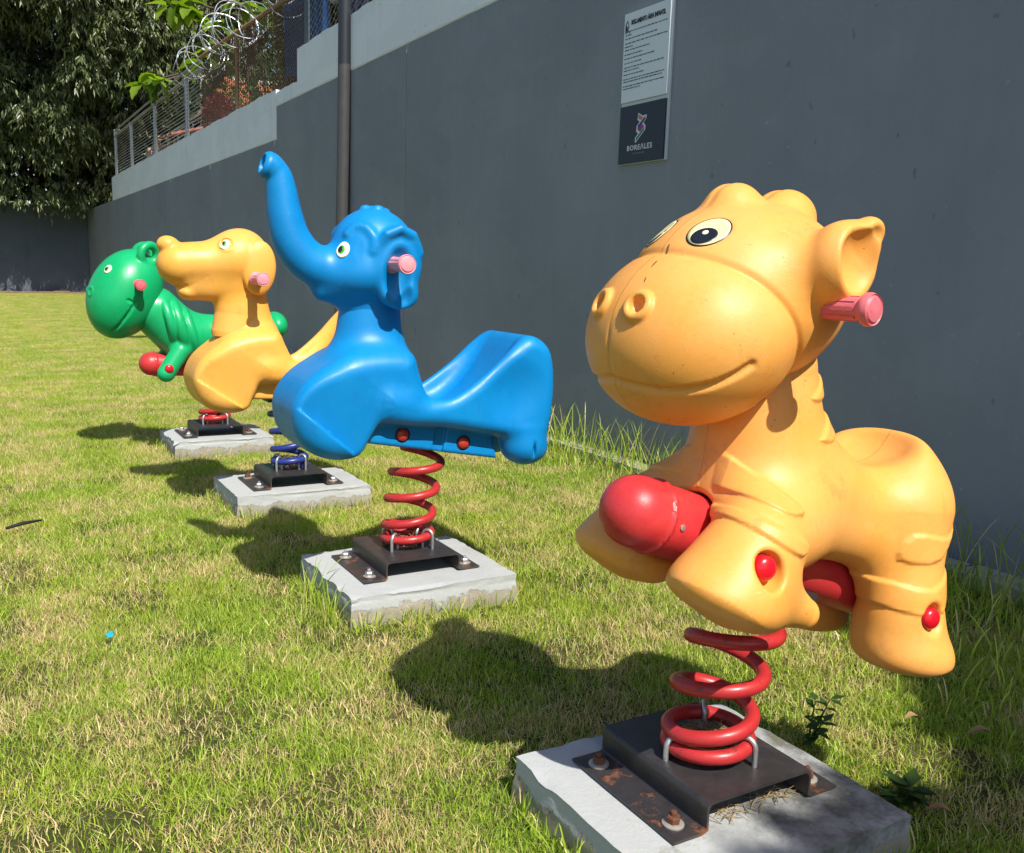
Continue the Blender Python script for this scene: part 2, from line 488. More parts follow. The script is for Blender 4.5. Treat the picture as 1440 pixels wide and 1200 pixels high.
# ------------------------------------------------------------------ sign on the wall
def text_mesh(name, body, size, mat, parent, mtx, bold=0.0, width=None, spacing=1.0, align='LEFT'):
    cu = bpy.data.curves.new(name, 'FONT')
    cu.body = body; cu.size = size; cu.offset = bold; cu.extrude = 0.0012; cu.resolution_u = 2
    cu.align_x = align; cu.space_character = spacing
    tmp = bpy.data.objects.new(name, cu)
    COL.objects.link(tmp)
    dg = bpy.context.evaluated_depsgraph_get()
    me = bpy.data.meshes.new_from_object(tmp.evaluated_get(dg))
    bpy.data.objects.remove(tmp)
    if width:
        xs = [v.co.x for v in me.vertices]
        s = width / (max(xs) - min(xs))
        for v in me.vertices: v.co.x *= s
    me.transform(mtx)
    me.materials.clear(); me.materials.append(mat)
    o = link(name, me, parent)
    return o

sign = empty('notice_sign', (WX-0.02, 4.298, 2.12))
tag(sign, 'tall two-part rules notice, pale sheet above dark emblem panel, on grey wall', 'sign')
M['sign_white'] = plain('pale_sign_sheet', (0.70, 0.76, 0.81), 0.45, var=0.03, scale=3)
M['sign_dark'] = plain('navy_sign_panel', (0.011, 0.019, 0.042), 0.5, var=0.15, scale=20)
M['sign_back'] = plain('acrylic_backing', (0.55, 0.60, 0.63), 0.3, var=0.05)
M['txt_dark'] = plain('dark_print', (0.02, 0.024, 0.03), 0.6)
M['txt_grey'] = plain('grey_print', (0.10, 0.12, 0.14), 0.6)
M['txt_pale'] = plain('pale_print', (0.62, 0.64, 0.66), 0.5)
M['txt_mid'] = plain('dim_print', (0.22, 0.23, 0.25), 0.5)
SY0, SY1 = 4.085, 4.508          # right edge (near), left edge (far)
SZ0, SZ1 = 1.722, 2.545
def sgn(x, z, d):                # sign coordinates: x from left edge, z up from the bottom edge
    return (WX - d, SY1 - x, SZ0 + z)
def sbox(name, x0, x1, z0, z1, d0, d1, mat):
    return MB().box(WX-d1, WX-d0, SY1-x1, SY1-x0, SZ0+z0, SZ0+z1).build(name, mat, sign)
SW = SY1 - SY0
sbox('backing_board', 0.0, SW, 0.0, SZ1-SZ0, 0.001, 0.012, M['sign_back'])
sbox('dark_panel', 0.004, SW-0.016, 0.004, 0.318, 0.0125, 0.022, M['sign_dark'])
sbox('pale_panel', 0.004, SW-0.016, 0.340, SZ1-SZ0-0.004, 0.0125, 0.022, M['sign_white'])
def smat(x, z, d):               # text plane: +x along -Y, +y along +Z
    p = Vector(sgn(x, z, d)) - wloc(sign)
    return Matrix(((0, 0, -1, p.x), (-1, 0, 0, p.y), (0, 1, 0, p.z), (0, 0, 0, 1)))
text_mesh('heading', 'REGLAMENTO ÁREA INFANTIL', 0.034, M['txt_dark'], sign, smat(0.068, 0.753, 0.0226), bold=0.0012, width=0.300)
# little emblem beside the heading: a cot-like monogram of bars
em = MB()
for a, b, w in (((0.018, 0.715), (0.018, 0.762), .004), ((0.018, 0.762), (0.031, 0.778), .004), ((0.031, 0.778), (0.044, 0.762), .004),
                ((0.018, 0.745), (0.044, 0.745), .003), ((0.044, 0.762), (0.044, 0.738), .004), ((0.018, 0.738), (0.044, 0.738), .003),
                ((0.031, 0.738), (0.031, 0.715), .004), ((0.034, 0.736), (0.056, 0.713), .004), ((0.025, 0.757), (0.025, 0.725), .003)):
    A = Vector(sgn(a[0], a[1], 0.0228)); B = Vector(sgn(b[0], b[1], 0.0228))
    t = (B - A) / 2; s = Vector((1, 0, 0)).cross(t).normalized()
    em.obox((A+B)/2, t + t.normalized()*w*0.5, s*w*0.6, (0.0006, 0, 0))
em.build('emblem', M['txt_dark'], sign)
# the small print is too small to read: rows of word-length bars
rows = [(0.693, 0.385), (0.674, 0.07), (0.655, 0.30), (0.630, 0.385), (0.612, 0.085), (0.594, 0.235), (0.570, 0.175), (0.548, 0.28),
        (0.524, 0.17), (0.500, 0.375), (0.484, 0.15), (0.462, 0.20), (0.438, 0.375), (0.424, 0.355), (0.400, 0.375), (0.386, 0.17)]
tr = MB()
for z, wd in rows:
    x = 0.018
    while x < wd:
        l = min(random.uniform(0.012, 0.04), wd - x + 0.006)
        h = random.uniform(0.0024, 0.0032)
        A = Vector(sgn(x + l/2, z + 0.028, 0.0226))
        tr.obox(A, (0, l/2, 0), (0, 0, h), (0.0005, 0, 0))
        x += l + 0.006
tr.build('small_print', M['txt_grey'], sign)
# emblem on the dark panel: a folded ribbon, white outline with coloured faces
def spoly(name, pts, d, mat, th=0.0012):
    n = len(pts)
    v = [sgn(x, z, d) for x, z in pts] + [sgn(x, z, d+th) for x, z in pts]
    f = [tuple(range(n)), tuple(range(2*n-1, n-1, -1))] + [(i, n+i, n+(i+1) % n, (i+1) % n) for i in range(n)]
    return mesh_obj(name, np.array(v), f, mat, sign)
def em2(u, v):                   # emblem picture coordinates -> sign coordinates
    return (0.155 + (u-300)/178.0*0.100, 0.110 + (770 - v)/440.0*0.155 + (u-300)/178.0*0.014)
def E2(*pts): return [em2(*p) for p in pts]
spoly('emblem_outline', E2((335,325),(405,395),(468,400),(465,460),(425,510),(458,560),(455,625),(310,770),(300,765),(300,690),(345,645),(312,600),(315,520),(360,470),(325,425)), 0.0222, M['txt_pale'])
cols = dict(orange=(0.46, 0.20, 0.05), indigo=(0.035, 0.035, 0.22), magenta=(0.30, 0.03, 0.22), teal=(0.01, 0.17, 0.14))
for nm, pts in (('orange', ((343,352),(415,425),(385,455),(338,410))), ('indigo', ((450,420),(452,465),(338,580),(338,520))),
                ('magenta', ((400,520),(438,565),(378,628),(335,580))), ('teal', ((438,585),(436,625),(318,745),(318,700)))):
    spoly('emblem_face', E2(*pts), 0.0236, plain(nm + '_print', cols[nm], 0.5, var=0.1))
text_mesh('name_lettering', 'BOREΛLES', 0.040, M['txt_pale'], sign, smat(0.083, 0.072, 0.0226), bold=0.0008, width=0.225, spacing=1.15)
text_mesh('subtitle', 'VERTICAL LIFE', 0.014, M['txt_mid'], sign, smat(0.140, 0.049, 0.0226), width=0.105)

# ------------------------------------------------------------------ SDF modelling kit
def ell(x, y, z, c, r, tilt=0.0):
    dx = x - c[0]; dy = y - c[1]; dz = z - c[2]
    if tilt:
        a = math.radians(tilt); ca, sa = math.cos(a), math.sin(a)
        dx, dz = ca*dx + sa*dz, -sa*dx + ca*dz
    k0 = np.sqrt((dx/r[0])**2 + (dy/r[1])**2 + (dz/r[2])**2)
    k1 = np.sqrt((dx/r[0]**2)**2 + (dy/r[1]**2)**2 + (dz/r[2]**2)**2) + 1e-9
    return k0*(k0 - 1)/k1

def cone(x, y, z, a, b, ra, rb):
    """round cone-ish capsule with linearly varying radius"""
    bx, by, bz = b[0]-a[0], b[1]-a[1], b[2]-a[2]
    L2 = bx*bx + by*by + bz*bz
    px, py, pz = x-a[0], y-a[1], z-a[2]
    t = np.clip((px*bx + py*by + pz*bz)/L2, 0, 1)
    return np.sqrt((px-t*bx)**2 + (py-t*by)**2 + (pz-t*bz)**2) - (ra + (rb-ra)*t)

def torus(x, y, z, c, n, R, r):
    n = np.array(n, float); n /= np.linalg.norm(n)
    px, py, pz = x-c[0], y-c[1], z-c[2]
    h = px*n[0] + py*n[1] + pz*n[2]
    q = np.sqrt(np.maximum(px*px + py*py + pz*pz - h*h, 0)) - R
    return np.sqrt(q*q + h*h) - r

def smin(a, b, k):
    h = np.maximum(k - np.abs(a-b), 0)/k
    return np.minimum(a, b) - h*h*k*0.25
def smax(a, b, k): return -smin(-a, -b, k)

def spline(pts, n=4, closed=True):
    P = np.array(pts, float); m = len(P); out = []
    for i in range(m if closed else m-1):
        p0, p1, p2, p3 = (P[(i-1) % m] if closed or i > 0 else P[i]), P[i], P[(i+1) % m], (P[(i+2) % m] if closed or i < m-2 else P[min(i+1, m-1)])
        for t in np.arange(n)/n:
            out.append(0.5*((2*p1) + (-p0+p2)*t + (2*p0-5*p1+4*p2-p3)*t*t + (-p0+3*p1-3*p2+p3)*t**3))
    if not closed: out.append(P[-1])
    return np.array(out)

def poly2(x, z, P):
    """signed distance to polygon in the xz plane"""
    d = np.full(x.shape, 1e9); s = np.ones(x.shape)
    n = len(P)
    for i in range(n):
        ax, az = P[i]; bx, bz = P[i-1]
        ex, ez = bx-ax, bz-az
        wx, wz = x-ax, z-az
        t = np.clip((wx*ex + wz*ez)/(ex*ex+ez*ez+1e-12), 0, 1)
        qx, qz = wx-ex*t, wz-ez*t
        d = np.minimum(d, qx*qx+qz*qz)
        c1 = z >= az; c2 = z < bz; c3 = ex*wz > ez*wx
        s = np.where((c1 & c2 & c3) | (~c1 & ~c2 & ~c3), -s, s)
    return s*np.sqrt(d)

def extr(x, y, z, P, w, r):
    """extruded polygon, half-width w across y, edges rounded by r"""
    a = poly2(x, z, P) + r
    b = np.abs(y) - (w - r)
    return np.minimum(np.maximum(a, b), 0) + np.sqrt(np.maximum(a, 0)**2 + np.maximum(b, 0)**2) - r

def segs(x, y, z, pts, r0):
    d = np.full(x.shape, 1e9)
    for a, b in zip(pts[:-1], pts[1:]):
        d = np.minimum(d, cone(x, y, z, a, b, r0, r0))
    return d

def grad(f, p, e=0.0008):
    g = np.empty_like(p)
    for k in range(3):
        o = np.zeros(3); o[k] = e
        a = p + o; b = p - o
        g[:, k] = (f(a[:, 0], a[:, 1], a[:, 2]) - f(b[:, 0], b[:, 1], b[:, 2]))/(2*e)
    return g

def snap(f, pts):
    p = np.array(pts, float).reshape(-1, 3)
    for _ in range(6):
        g = grad(f, p); d = f(p[:, 0], p[:, 1], p[:, 2])
        p = p - (np.clip(d, -.03, .03)/np.maximum((g*g).sum(1), .05))[:, None]*g
    return p

def sdf_mesh(f, lo, hi, h):
    lo = np.array(lo, float); hi = np.array(hi, float)
    B = 12
    nb = np.ceil((hi-lo)/(h*B)).astype(int)
    n = nb*B + 1
    V = np.full(n, 1.0, dtype=np.float32)
    cb = np.stack(np.meshgrid(*[lo[k] + (np.arange(nb[k])+.5)*B*h for k in range(3)], indexing='ij'), -1).reshape(-1, 3)
    dc = f(cb[:, 0], cb[:, 1], cb[:, 2])
    bi = np.stack(np.meshgrid(*[np.arange(q) for q in nb], indexing='ij'), -1).reshape(-1, 3)
    for b in bi[dc < 0]:
        V[b[0]*B:b[0]*B+B+1, b[1]*B:b[1]*B+B+1, b[2]*B:b[2]*B+B+1] = -1.0
    near = np.abs(dc) < B*h*1.35
    loc = np.stack(np.meshgrid(*[np.arange(B+1)]*3, indexing='ij'), -1).reshape(-1, 3)
    sel = bi[near]
    for c0 in range(0, len(sel), 120):
        s = sel[c0:c0+120]
        ij = (s[:, None, :]*B + loc[None]).reshape(-1, 3)
        p = lo + ij*h
        V[ij[:, 0], ij[:, 1], ij[:, 2]] = f(p[:, 0], p[:, 1], p[:, 2])
    # surface nets
    ins = V < 0
    corners = [(i, j, k) for i in (0, 1) for j in (0, 1) for k in (0, 1)]
    cnt = sum(ins[i:n[0]-1+i, j:n[1]-1+j, k:n[2]-1+k].astype(np.int8) for i, j, k in corners)
    act = np.argwhere((cnt > 0) & (cnt < 8))
    cv = np.stack([V[act[:, 0]+i, act[:, 1]+j, act[:, 2]+k] for i, j, k in corners], 1).astype(float)
    acc = np.zeros((len(act), 3)); num = np.zeros(len(act))
    for a in range(8):
        for b in range(a+1, 8):
            A = np.array(corners[a]); Bc = np.array(corners[b])
            if np.abs(A-Bc).sum() != 1: continue
            m = (cv[:, a] < 0) != (cv[:, b] < 0)
            t = cv[:, a]/(cv[:, a]-cv[:, b]+1e-12)
            acc[m] += A + t[m][:, None]*(Bc-A); num[m] += 1
    P = lo + (act + acc/num[:, None])*h
    idx = np.full(n, -1, dtype=np.int64)
    idx[act[:, 0], act[:, 1], act[:, 2]] = np.arange(len(act))
    quads = []
    for ax in range(3):
        u, w = (ax+1) % 3, (ax+2) % 3
        sl0 = [slice(None)]*3; sl1 = [slice(None)]*3
        sl0[ax] = slice(0, -1); sl1[ax] = slice(1, None)
        a = ins[tuple(sl0)]; b = ins[tuple(sl1)]
        e = np.argwhere(a != b)
        e = e[(e[:, u] > 0) & (e[:, w] > 0) & (e[:, u] < n[u]-1) & (e[:, w] < n[w]-1)]
        flip = ~a[e[:, 0], e[:, 1], e[:, 2]]
        du = np.zeros(3, int); du[u] = 1; dw = np.zeros(3, int); dw[w] = 1
        c = [e-du-dw, e-dw, e, e-du]
        q = np.stack([idx[k[:, 0], k[:, 1], k[:, 2]] for k in c], 1)
        q[flip] = q[flip][:, ::-1]
        quads.append(q)
    Q = np.concatenate(quads); Q = Q[(Q >= 0).all(1)]
    for _ in range(2):
        g = grad(f, P); d = f(P[:, 0], P[:, 1], P[:, 2])
        st = (np.clip(d/np.maximum((g*g).sum(1), .2), -.6*h, .6*h))[:, None]*g
        P = P - st
    g = grad(f, P, h*0.30)
    N = g/np.maximum(np.linalg.norm(g, axis=1), 1e-6)[:, None]
    return P, Q, N

def sdf_obj(name, f, lo, hi, h, mat, parent, y0=0.0, xf=None):
    P, Q, N = sdf_mesh(f, lo, hi, h)
    P = P + np.array([0, y0, 0])
    o = mesh_obj(name, P, Q, mat, parent, smooth=True)
    if len(o.data.vertices) == len(N):
        o.data.normals_split_custom_set_from_vertices(N.tolist())
    return o

def decal(name, f, c, up, rx, ry, off, mat, parent, y0=0.0, roll=0.0, shift=(0, 0), nr=5, na=36):
    """thin sticker that follows the surface of f around point c"""
    c = snap(f, [c])[0]
    n = grad(f, c[None])[0]; n /= np.linalg.norm(n)
    up = np.array(up, float); v = up - n*up.dot(n); v /= np.linalg.norm(v); u = np.cross(v, n)
    a = math.radians(roll)
    u, v = math.cos(a)*u + math.sin(a)*v, -math.sin(a)*u + math.cos(a)*v
    pts = [(0, 0)] + [(r/nr*rx*math.cos(2*math.pi*k/na), r/nr*ry*math.sin(2*math.pi*k/na)) for r in range(1, nr+1) for k in range(na)]
    P = np.array([c + (s+shift[0])*u + (t+shift[1])*v for s, t in pts])
    P = snap(f, P)
    g = grad(f, P, 0.004); g /= np.linalg.norm(g, axis=1)[:, None]
    P = P + g*off + np.array([0, y0, 0])
    F = [(0, 1+k, 1+(k+1) % na) for k in range(na)]
    for r in range(nr-1):
        for k in range(na):
            a0 = 1+r*na+k; a1 = 1+r*na+(k+1) % na
            F.append((a0, a0+na, a1+na, a1))
    # rim down to the surface
    m = len(P)
    rim = P[1+(nr-1)*na:] - g[1+(nr-1)*na:]*(off+0.001)
    P = np.concatenate([P, rim])
    for k in range(na):
        F.append((1+(nr-1)*na+k, m+k, m+(k+1) % na, 1+(nr-1)*na+(k+1) % na))
    return mesh_obj(name, P, F, mat, parent, smooth=True)

def rot2(x, z, c, deg):
    a = math.radians(deg); ca, sa = math.cos(a), math.sin(a)
    dx, dz = x-c[0], z-c[1]
    return c[0]+ca*dx+sa*dz, c[1]-sa*dx+ca*dz

# ------------------------------------------------------------------ shared rider parts
def make_block(parent, x0, x1, y0, y1, mat, seed):
    from mathutils import noise as mn
    off = Vector((seed*1.7, seed*0.9, seed*2.3))
    bm = bmesh.new()
    bmesh.ops.create_cube(bm, size=1)
    bmesh.ops.subdivide_edges(bm, edges=bm.edges[:], cuts=31, use_grid_fill=True)
    for v in bm.verts:
        u, w, t = v.co.x*2, v.co.y*2, v.co.z*2
        # crowd the mesh rows towards the edges
        q = lambda a: math.copysign(abs(a)**0.55, a)
        u, w, t = q(u), q(w), q(t)
        x = (x0+x1)/2 + u*(x1-x0)/2; y = (y0+y1)/2 + w*(y1-y0)/2; z = -0.12 + (t+1)/2*0.22
        p = Vector((x, y, z)) + off
        n1 = mn.noise(p*9.0); n2 = mn.noise(p*34.0); n3 = mn.noise(p*85.0)
        ex = max(0, abs(u)-0.93)/0.07; ey = max(0, abs(w)-0.93)/0.07; ez = max(0, t-0.80)/0.20
        chip = max(ex, ey)*ez*max(0.0, 0.18 + n1*0.9 + n2*0.7)
        cor = min(ex, ey)*ez*max(0.0, 0.3 + n2)
        z += 0.0010*n1*(t > 0.99) + 0.0007*n3 - (chip*0.010 + cor*0.014)
        flare = (1-t)*0.009
        if abs(u) > 0.99: x += math.copysign(flare - chip*0.010 - cor*0.012 + 0.0022*n2 + 0.003*n1 + 0.0012*n3, u)
        if abs(w) > 0.99: y += math.copysign(flare - chip*0.010 - cor*0.012 + 0.0022*n2 + 0.003*n1 + 0.0012*n3, w)
        v.co = (x, y, z)
    base = wloc(parent)
    for v in bm.verts: v.co -= base
    me = bpy.data.meshes.new('concrete_block'); bm.to_mesh(me); bm.free()
    me.materials.append(mat)
    me.polygons.foreach_set('use_smooth', np.ones(len(me.polygons), dtype=bool))
    o = link('concrete_block', me, parent)
    return autosmooth(o, 40)

def make_top_plate(parent, c, tilt, hx=0.10, hy=0.075):
    """steel plate that joins the top coil to the underside of the rider"""
    a = math.radians(tilt); ax = Vector((math.cos(a), 0, -math.sin(a))); az = Vector((math.sin(a), 0, math.cos(a)))
    m = MB(); m.obox(c, ax*hx, Vector((0, hy, 0)), az*0.004)
    for sy in (-1, 1): m.obox(Vector(c)+az*0.018+Vector((0, sy*(hy-0.004), 0)), ax*hx, Vector((0, 0.0035, 0)), az*0.015)
    return m.build('top_plate', M['bracket'], parent)

def make_bracket(parent, cx, y0, y1, bolt_mats):
    z0 = 0.1035; t = 0.005; r = 0.012
    def arc(c, a0, a1, rr, n=4):
        return [(c[0]+rr*math.cos(a), c[1]+rr*math.sin(a)) for a in np.linspace(math.radians(a0), math.radians(a1), n)]
    hw = 0.133; zt = 0.163; fl = 0.208
    outer = [(-fl, z0+t)] + arc((-hw-r+t, z0+t+r-t+0.002), -90, 0, r-t+0.002)[:3] + arc((-hw+r, zt-r), 180, 90, r) + arc((hw-r, zt-r), 90, 0, r) + arc((hw+r-t, z0+t+r-t+0.002), 180, 270, r-t+0.002)[1:] + [(fl, z0+t)]
    inner = [(x*(1-t/hw) if abs(x) < hw+.001 else x + (t if x < 0 else -t)*0.0, z-t) for x, z in outer]
    inner = [(q[0] if abs(o[0]) > hw+0.002 else math.copysign(abs(o[0])-t, o[0]) if o[1] < zt-r+.001 else q[0], q[1]) for o, q in zip(outer, inner)]
    n = len(outer)
    mb = MB()
    vs = []
    for y in (y0, y1):
        vs += [(cx+x, y, z) for x, z in outer] + [(cx+x, y, z) for x, z in inner]
    fs = []
    for i in range(n-1):
        fs.append((i, i+1, 2*n+i+1, 2*n+i))                       # outside
        fs.append((n+i+1, n+i, 3*n+i, 3*n+i+1))                   # inside
        fs.append((i+1, i, n+i, n+i+1))                           # near edge
        fs.append((2*n+i, 2*n+i+1, 3*n+i+1, 3*n+i))               # far edge
    fs += [(0, 2*n, 3*n, n), (n-1, 2*n-1, 4*n-1, 3*n-1)]
    mb.add(vs, fs)
    br = autosmooth(mb.build('mounting_bracket', M['bracket'], parent), 30)
    k = 0
    for sx in (-1, 1):
        for y in (y0+0.045, y1-0.045):
            x = cx + sx*(fl-0.035)
            w = MB(); w.lathe([(0.009, 0), (0.021, 0), (0.021, 0.003), (0.017, 0.005), (0.009, 0.005)], (x, y, z0+t+0.0005), (random.uniform(-.06, .06), random.uniform(-.06, .06), 1), 18)
            autosmooth(w.build('washer', M['washer'], br), 30)
            b = MB(); ax = (random.uniform(-.05, .05), random.uniform(-.05, .05), 1)
            b.lathe([(0.0135, 0.0), (0.0135, 0.010), (0.0115, 0.0125), (0.004, 0.013)], (x, y, z0+t+0.0062), ax, 6)
            b.lathe([(0.006, 0.013), (0.006, 0.020), (0.005, 0.021)], (x, y, z0+t+0.0062), ax, 10)
            b.build('bolt', bolt_mats[k % len(bolt_mats)], br)
            k += 1
    return br

def make_spring(parent, bc, tc, turns, mat, R=0.079, r=0.0142, phase=0.0, zb=0.182, zt=0.45, lean=0.0, dead=1.15, clamps=4):
    """bc, tc: xy centre at the foot and at the top; the axis bends towards `lean` degrees"""
    pts = []
    n = int((turns+dead)*40)
    for i in range(n+1):
        t = i/n*(turns+dead)
        h = max(0.0, (t-dead))/turns
        zc = zb + min(t, dead)*0.030 + ((zt-zb-dead*0.030)*h if h > 0 else 0)
        s = h*h*0.55 + h*0.45
        cx = bc[0] + (tc[0]-bc[0])*s; cy = bc[1] + (tc[1]-bc[1])*s
        an = 2*math.pi*t + phase
        dx, dy = R*math.cos(an), R*math.sin(an)
        tl = math.radians(lean)*h
        pts.append((cx + dx*math.cos(tl), cy + dy, zc - dx*math.sin(tl)))
    mb = MB(); mb.tube(pts, r, 12)
    sp = autosmooth(mb.build('spring', mat, parent), 60)
    for k in range(clamps):
        an = math.radians(35 + 360*k/clamps + (0 if clamps == 4 else 20))
        d = Vector((math.cos(an), math.sin(an), 0))
        c = Vector((bc[0], bc[1], 0)) + d*R
        tt = ((an-phase)/(2*math.pi)) % 1.0
        zc = zb + tt*0.030
        path = [c + d*0.0190 + Vector((0, 0, 0.160))]
        path += [c + d*0.0190*math.cos(a) + Vector((0, 0, zc + 0.003 + 0.0190*math.sin(a))) for a in np.linspace(0, math.pi, 9)]
        path += [c - d*0.0190 + Vector((0, 0, 0.160))]
        cb = MB(); cb.tube(path, 0.0055, 8)
        autosmooth(cb.build('clamp', M['zinc'], sp), 60)
    return sp

def make_grip(parent, x, z, y_in, y_out, mat, r=0.0195, tilt=0.0):
    """hand grip sticking out along -Y or +Y from the head"""
    s = 1 if y_out > y_in else -1
    L = abs(y_out-y_in)
    ax = Vector((tilt, s, 0)).normalized()
    prof = [(r*0.8, -0.03), (r*1.35, 0.0), (r*1.38, 0.006), (r*1.12, 0.013), (r, 0.018), (r, L-0.016), (r*1.27, L-0.012), (r*1.40, L-0.008), (r*1.42, L-0.002), (r*1.30, L+0.004), (r*1.20, L+0.002), (r*1.0, L+0.006), (r*0.3, L+0.009)]
    mb = MB(); mb.lathe(prof, (x, y_in, z), ax, 28)
    g = autosmooth(mb.build('hand_grip', mat, parent), 32)
    # raised ribs along the grip
    ribs = MB()
    sv = ax.orthogonal().normalized(); tv = ax.cross(sv)
    for k in range(8):
        an = 2*math.pi*k/8
        c = Vector((x, y_in, z)) + ax*(0.022+(L-0.042)/2) + (r+0.0002)*(math.cos(an)*sv + math.sin(an)*tv)
        rad = (math.cos(an)*sv + math.sin(an)*tv)
        ribs.obox(c, ax*((L-0.046)/2), rad.cross(ax)*0.0034, rad*0.0012)
    ribs.build('rib', mat, g)
    return g

def make_cap(parent, p, n, r, mat, ring=True, name='bolt_cap'):
    n = Vector(n).normalized()
    prof = [(r*math.cos(a), r*0.55*math.sin(a)) for a in np.linspace(0, math.pi/2*0.97, 7)]
    prof = [(r*0.98, -0.012)] + prof
    mb = MB(); mb.lathe(prof, p, n, 22)
    o = autosmooth(mb.build(name, mat, parent), 50)
    if ring:
        q = MB(); q.lathe([(r*1.28, -0.02), (r*1.28, 0.0), (r*1.02, 0.0004), (r*1.02, -0.004)], Vector(p)-n*0.001, n, 24)
        autosmooth(q.build('bolt_hole', M['hole'], o), 30)
    return o

RIDER = 'spring riders in a row on the lawn'
def rider_root(name, loc, label):
    return tag(empty(name, loc), label, 'spring rider', RIDER)

# ------------------------------------------------------------------ rider 1: big yellow animal on a red rocket log
Y1 = 1.29
fr = rider_root('animal_spring_rider', (1.235, 1.31, 0), 'yellow round-muzzled animal spring rider astride a red log, nearest to the camera')
make_block(fr, 0.938, 1.503, 1.025, 1.55, M['block_dirty'], 3)
make_bracket(fr, 1.237, 1.152, 1.478, [M['rust'], M['rust'], M['rust'], M['zinc']])
make_spring(fr, (1.232, 1.300), (1.31, 1.300), 2.75, M['spring_red'], R=0.080, r=0.0150, phase=2.2, zt=0.455, lean=17, clamps=3)

make_top_plate(fr, (1.325, 1.300, 0.487), 19)
LOG_A, LOG_B = (1.012, 0, 0.684), (1.64, 0, 0.452)
def f_log(x, y, z):
    d = cone(x, y, z, LOG_A, LOG_B, 0.0665, 0.064)
    ax = np.array(LOG_B)-np.array(LOG_A)
    d = smin(d, torus(x, y, z, (1.044, 0, 0.6722), ax, 0.0665, 0.0042), 0.004)
    return d

def hoof(x, y, z, ankle, sole, ra, rb, tilt_n):
    n = np.array(tilt_n, float); n /= np.linalg.norm(n)
    d = cone(x, y, z, ankle, sole, ra, rb)
    pl = (x-sole[0])*n[0] + (y-sole[1])*n[1] + (z-sole[2])*n[2]
    return smax(d, pl - 0.010, 0.070)

_tor = spline([(1.20, .64), (1.22, .71), (1.30, .765), (1.42, .785), (1.51, .745), (1.60, .735), (1.67, .755), (1.73, .775), (1.765, .755), (1.785, .70),
               (1.775, .60), (1.735, .50), (1.62, .50), (1.45, .555), (1.32, .595), (1.22, .60)], 4)
def leaf(pts): return spline(pts, 3)
def nleaf(pts): return leaf([(px*1.085, 1.1+(pz-1.1)*1.085) for px, pz in pts])
_stripes = [leaf([(1.052, .803), (1.10, .762), (1.178, .708), (1.243, .70), (1.20, .752), (1.143, .815)]),
            leaf([(1.045, .745), (1.115, .682), (1.19, .638), (1.225, .657), (1.128, .708), (1.06, .76)])]
_nstr = [nleaf([(1.205, .905), (1.24, .898), (1.285, .912), (1.275, .948), (1.24, .925)]), nleaf([(1.222, .836), (1.262, .828), (1.305, .842), (1.295, .882), (1.25, .855)])]
def hleaf(pts): return leaf([(px-0.025, pz) for px, pz in pts])
_hstr = [hleaf([(1.585, .622), (1.67, .610), (1.72, .625), (1.65, .565), (1.56, .568)]), hleaf([(1.53, .530), (1.62, .515), (1.71, .545), (1.71, .50), (1.65, .460), (1.55, .470), (1.49, .492)])]
def f_body1(x, y, z):
    ya = np.abs(y)
    xs = x + 0.026*np.clip((x-1.5)/0.2, 0, 1)
    d = extr(xs + 0.012*np.clip((x-1.5)/0.2, 0, 1), y, z, _tor, 0.150, 0.085)
    d = smax(d, ell(xs, y, z, (1.46, 0, 0.61), (0.320, 0.162, 0.212)), 0.06)
    d = smin(d, ell(xs, y, z, (1.682, 0, 0.690), (0.085, 0.142, 0.132), 10), 0.05)
    d = smin(d, cone(x, y, z, (1.285, 0, 0.93), (1.30, 0, 0.72), 0.108, 0.142), 0.10)
    # front legs, stretched forward past the log
    yl = np.where(y > 0, y + 0.030, -y)
    leg = cone(x, yl, z, (1.275, 0.085, 0.652), (1.170, 0.145, 0.635), 0.080, 0.074)
    leg = smin(leg, hoof(x, yl, z, (1.162, 0.145, 0.648), (1.080, 0.155, 0.540), 0.070, 0.116, (-0.42, 0, -0.90)), 0.05)
    leg = smin(leg, cone(x, yl, z, (1.12, 0.160, 0.588), (1.256, 0.182, 0.516), 0.078, 0.029), 0.040)
    d = smin(d, leg, 0.07)
    # hind legs
    leg = cone(x, ya, z, (1.625, 0.085, 0.64), (1.600, 0.122, 0.46), 0.098, 0.074)
    leg = smin(leg, hoof(x, ya, z, (1.600, 0.122, 0.47), (1.606, 0.13, 0.340), 0.066, 0.116, (-0.12, 0, -1)), 0.05)
    d = smin(d, leg, 0.06)
    # hollow of the seat
    d = smax(d, -ell(xs, y, z, (1.605, 0, 0.838), (0.112, 0.150, 0.104), -18), 0.030)
    # raised tapered stripes
    for P, h in ((_stripes[0], .007), (_stripes[1], .007), (_hstr[0], .005), (_hstr[1], .005), (_nstr[0], .006), (_nstr[1], .006)):
        s = poly2(x, z, P)
        m = np.clip(-s/0.0105 + 0.2, 0, 1); m = m*m*(3-2*m); m = m*np.clip((ya-0.03)/0.03, 0, 1)
        d = d - h*m*np.clip(1-np.abs(d)/0.05, 0, 1)
    # bolt recesses
    d = smax(d, -ell(x, yl, z, (1.114, 0.236, 0.628), (0.028, 0.045, 0.032)), 0.012)
    d = smax(d, -ell(x, ya, z, (1.596, 0.225, 0.458), (0.026, 0.045, 0.032)), 0.012)
    # bed of the log
    d = smax(d, -(cone(x, y, z, (0.98, 0, 0.695), LOG_B, 0.072, 0.069)), 0.012)
    # moulding seam round the middle of each leg and the body
    return d

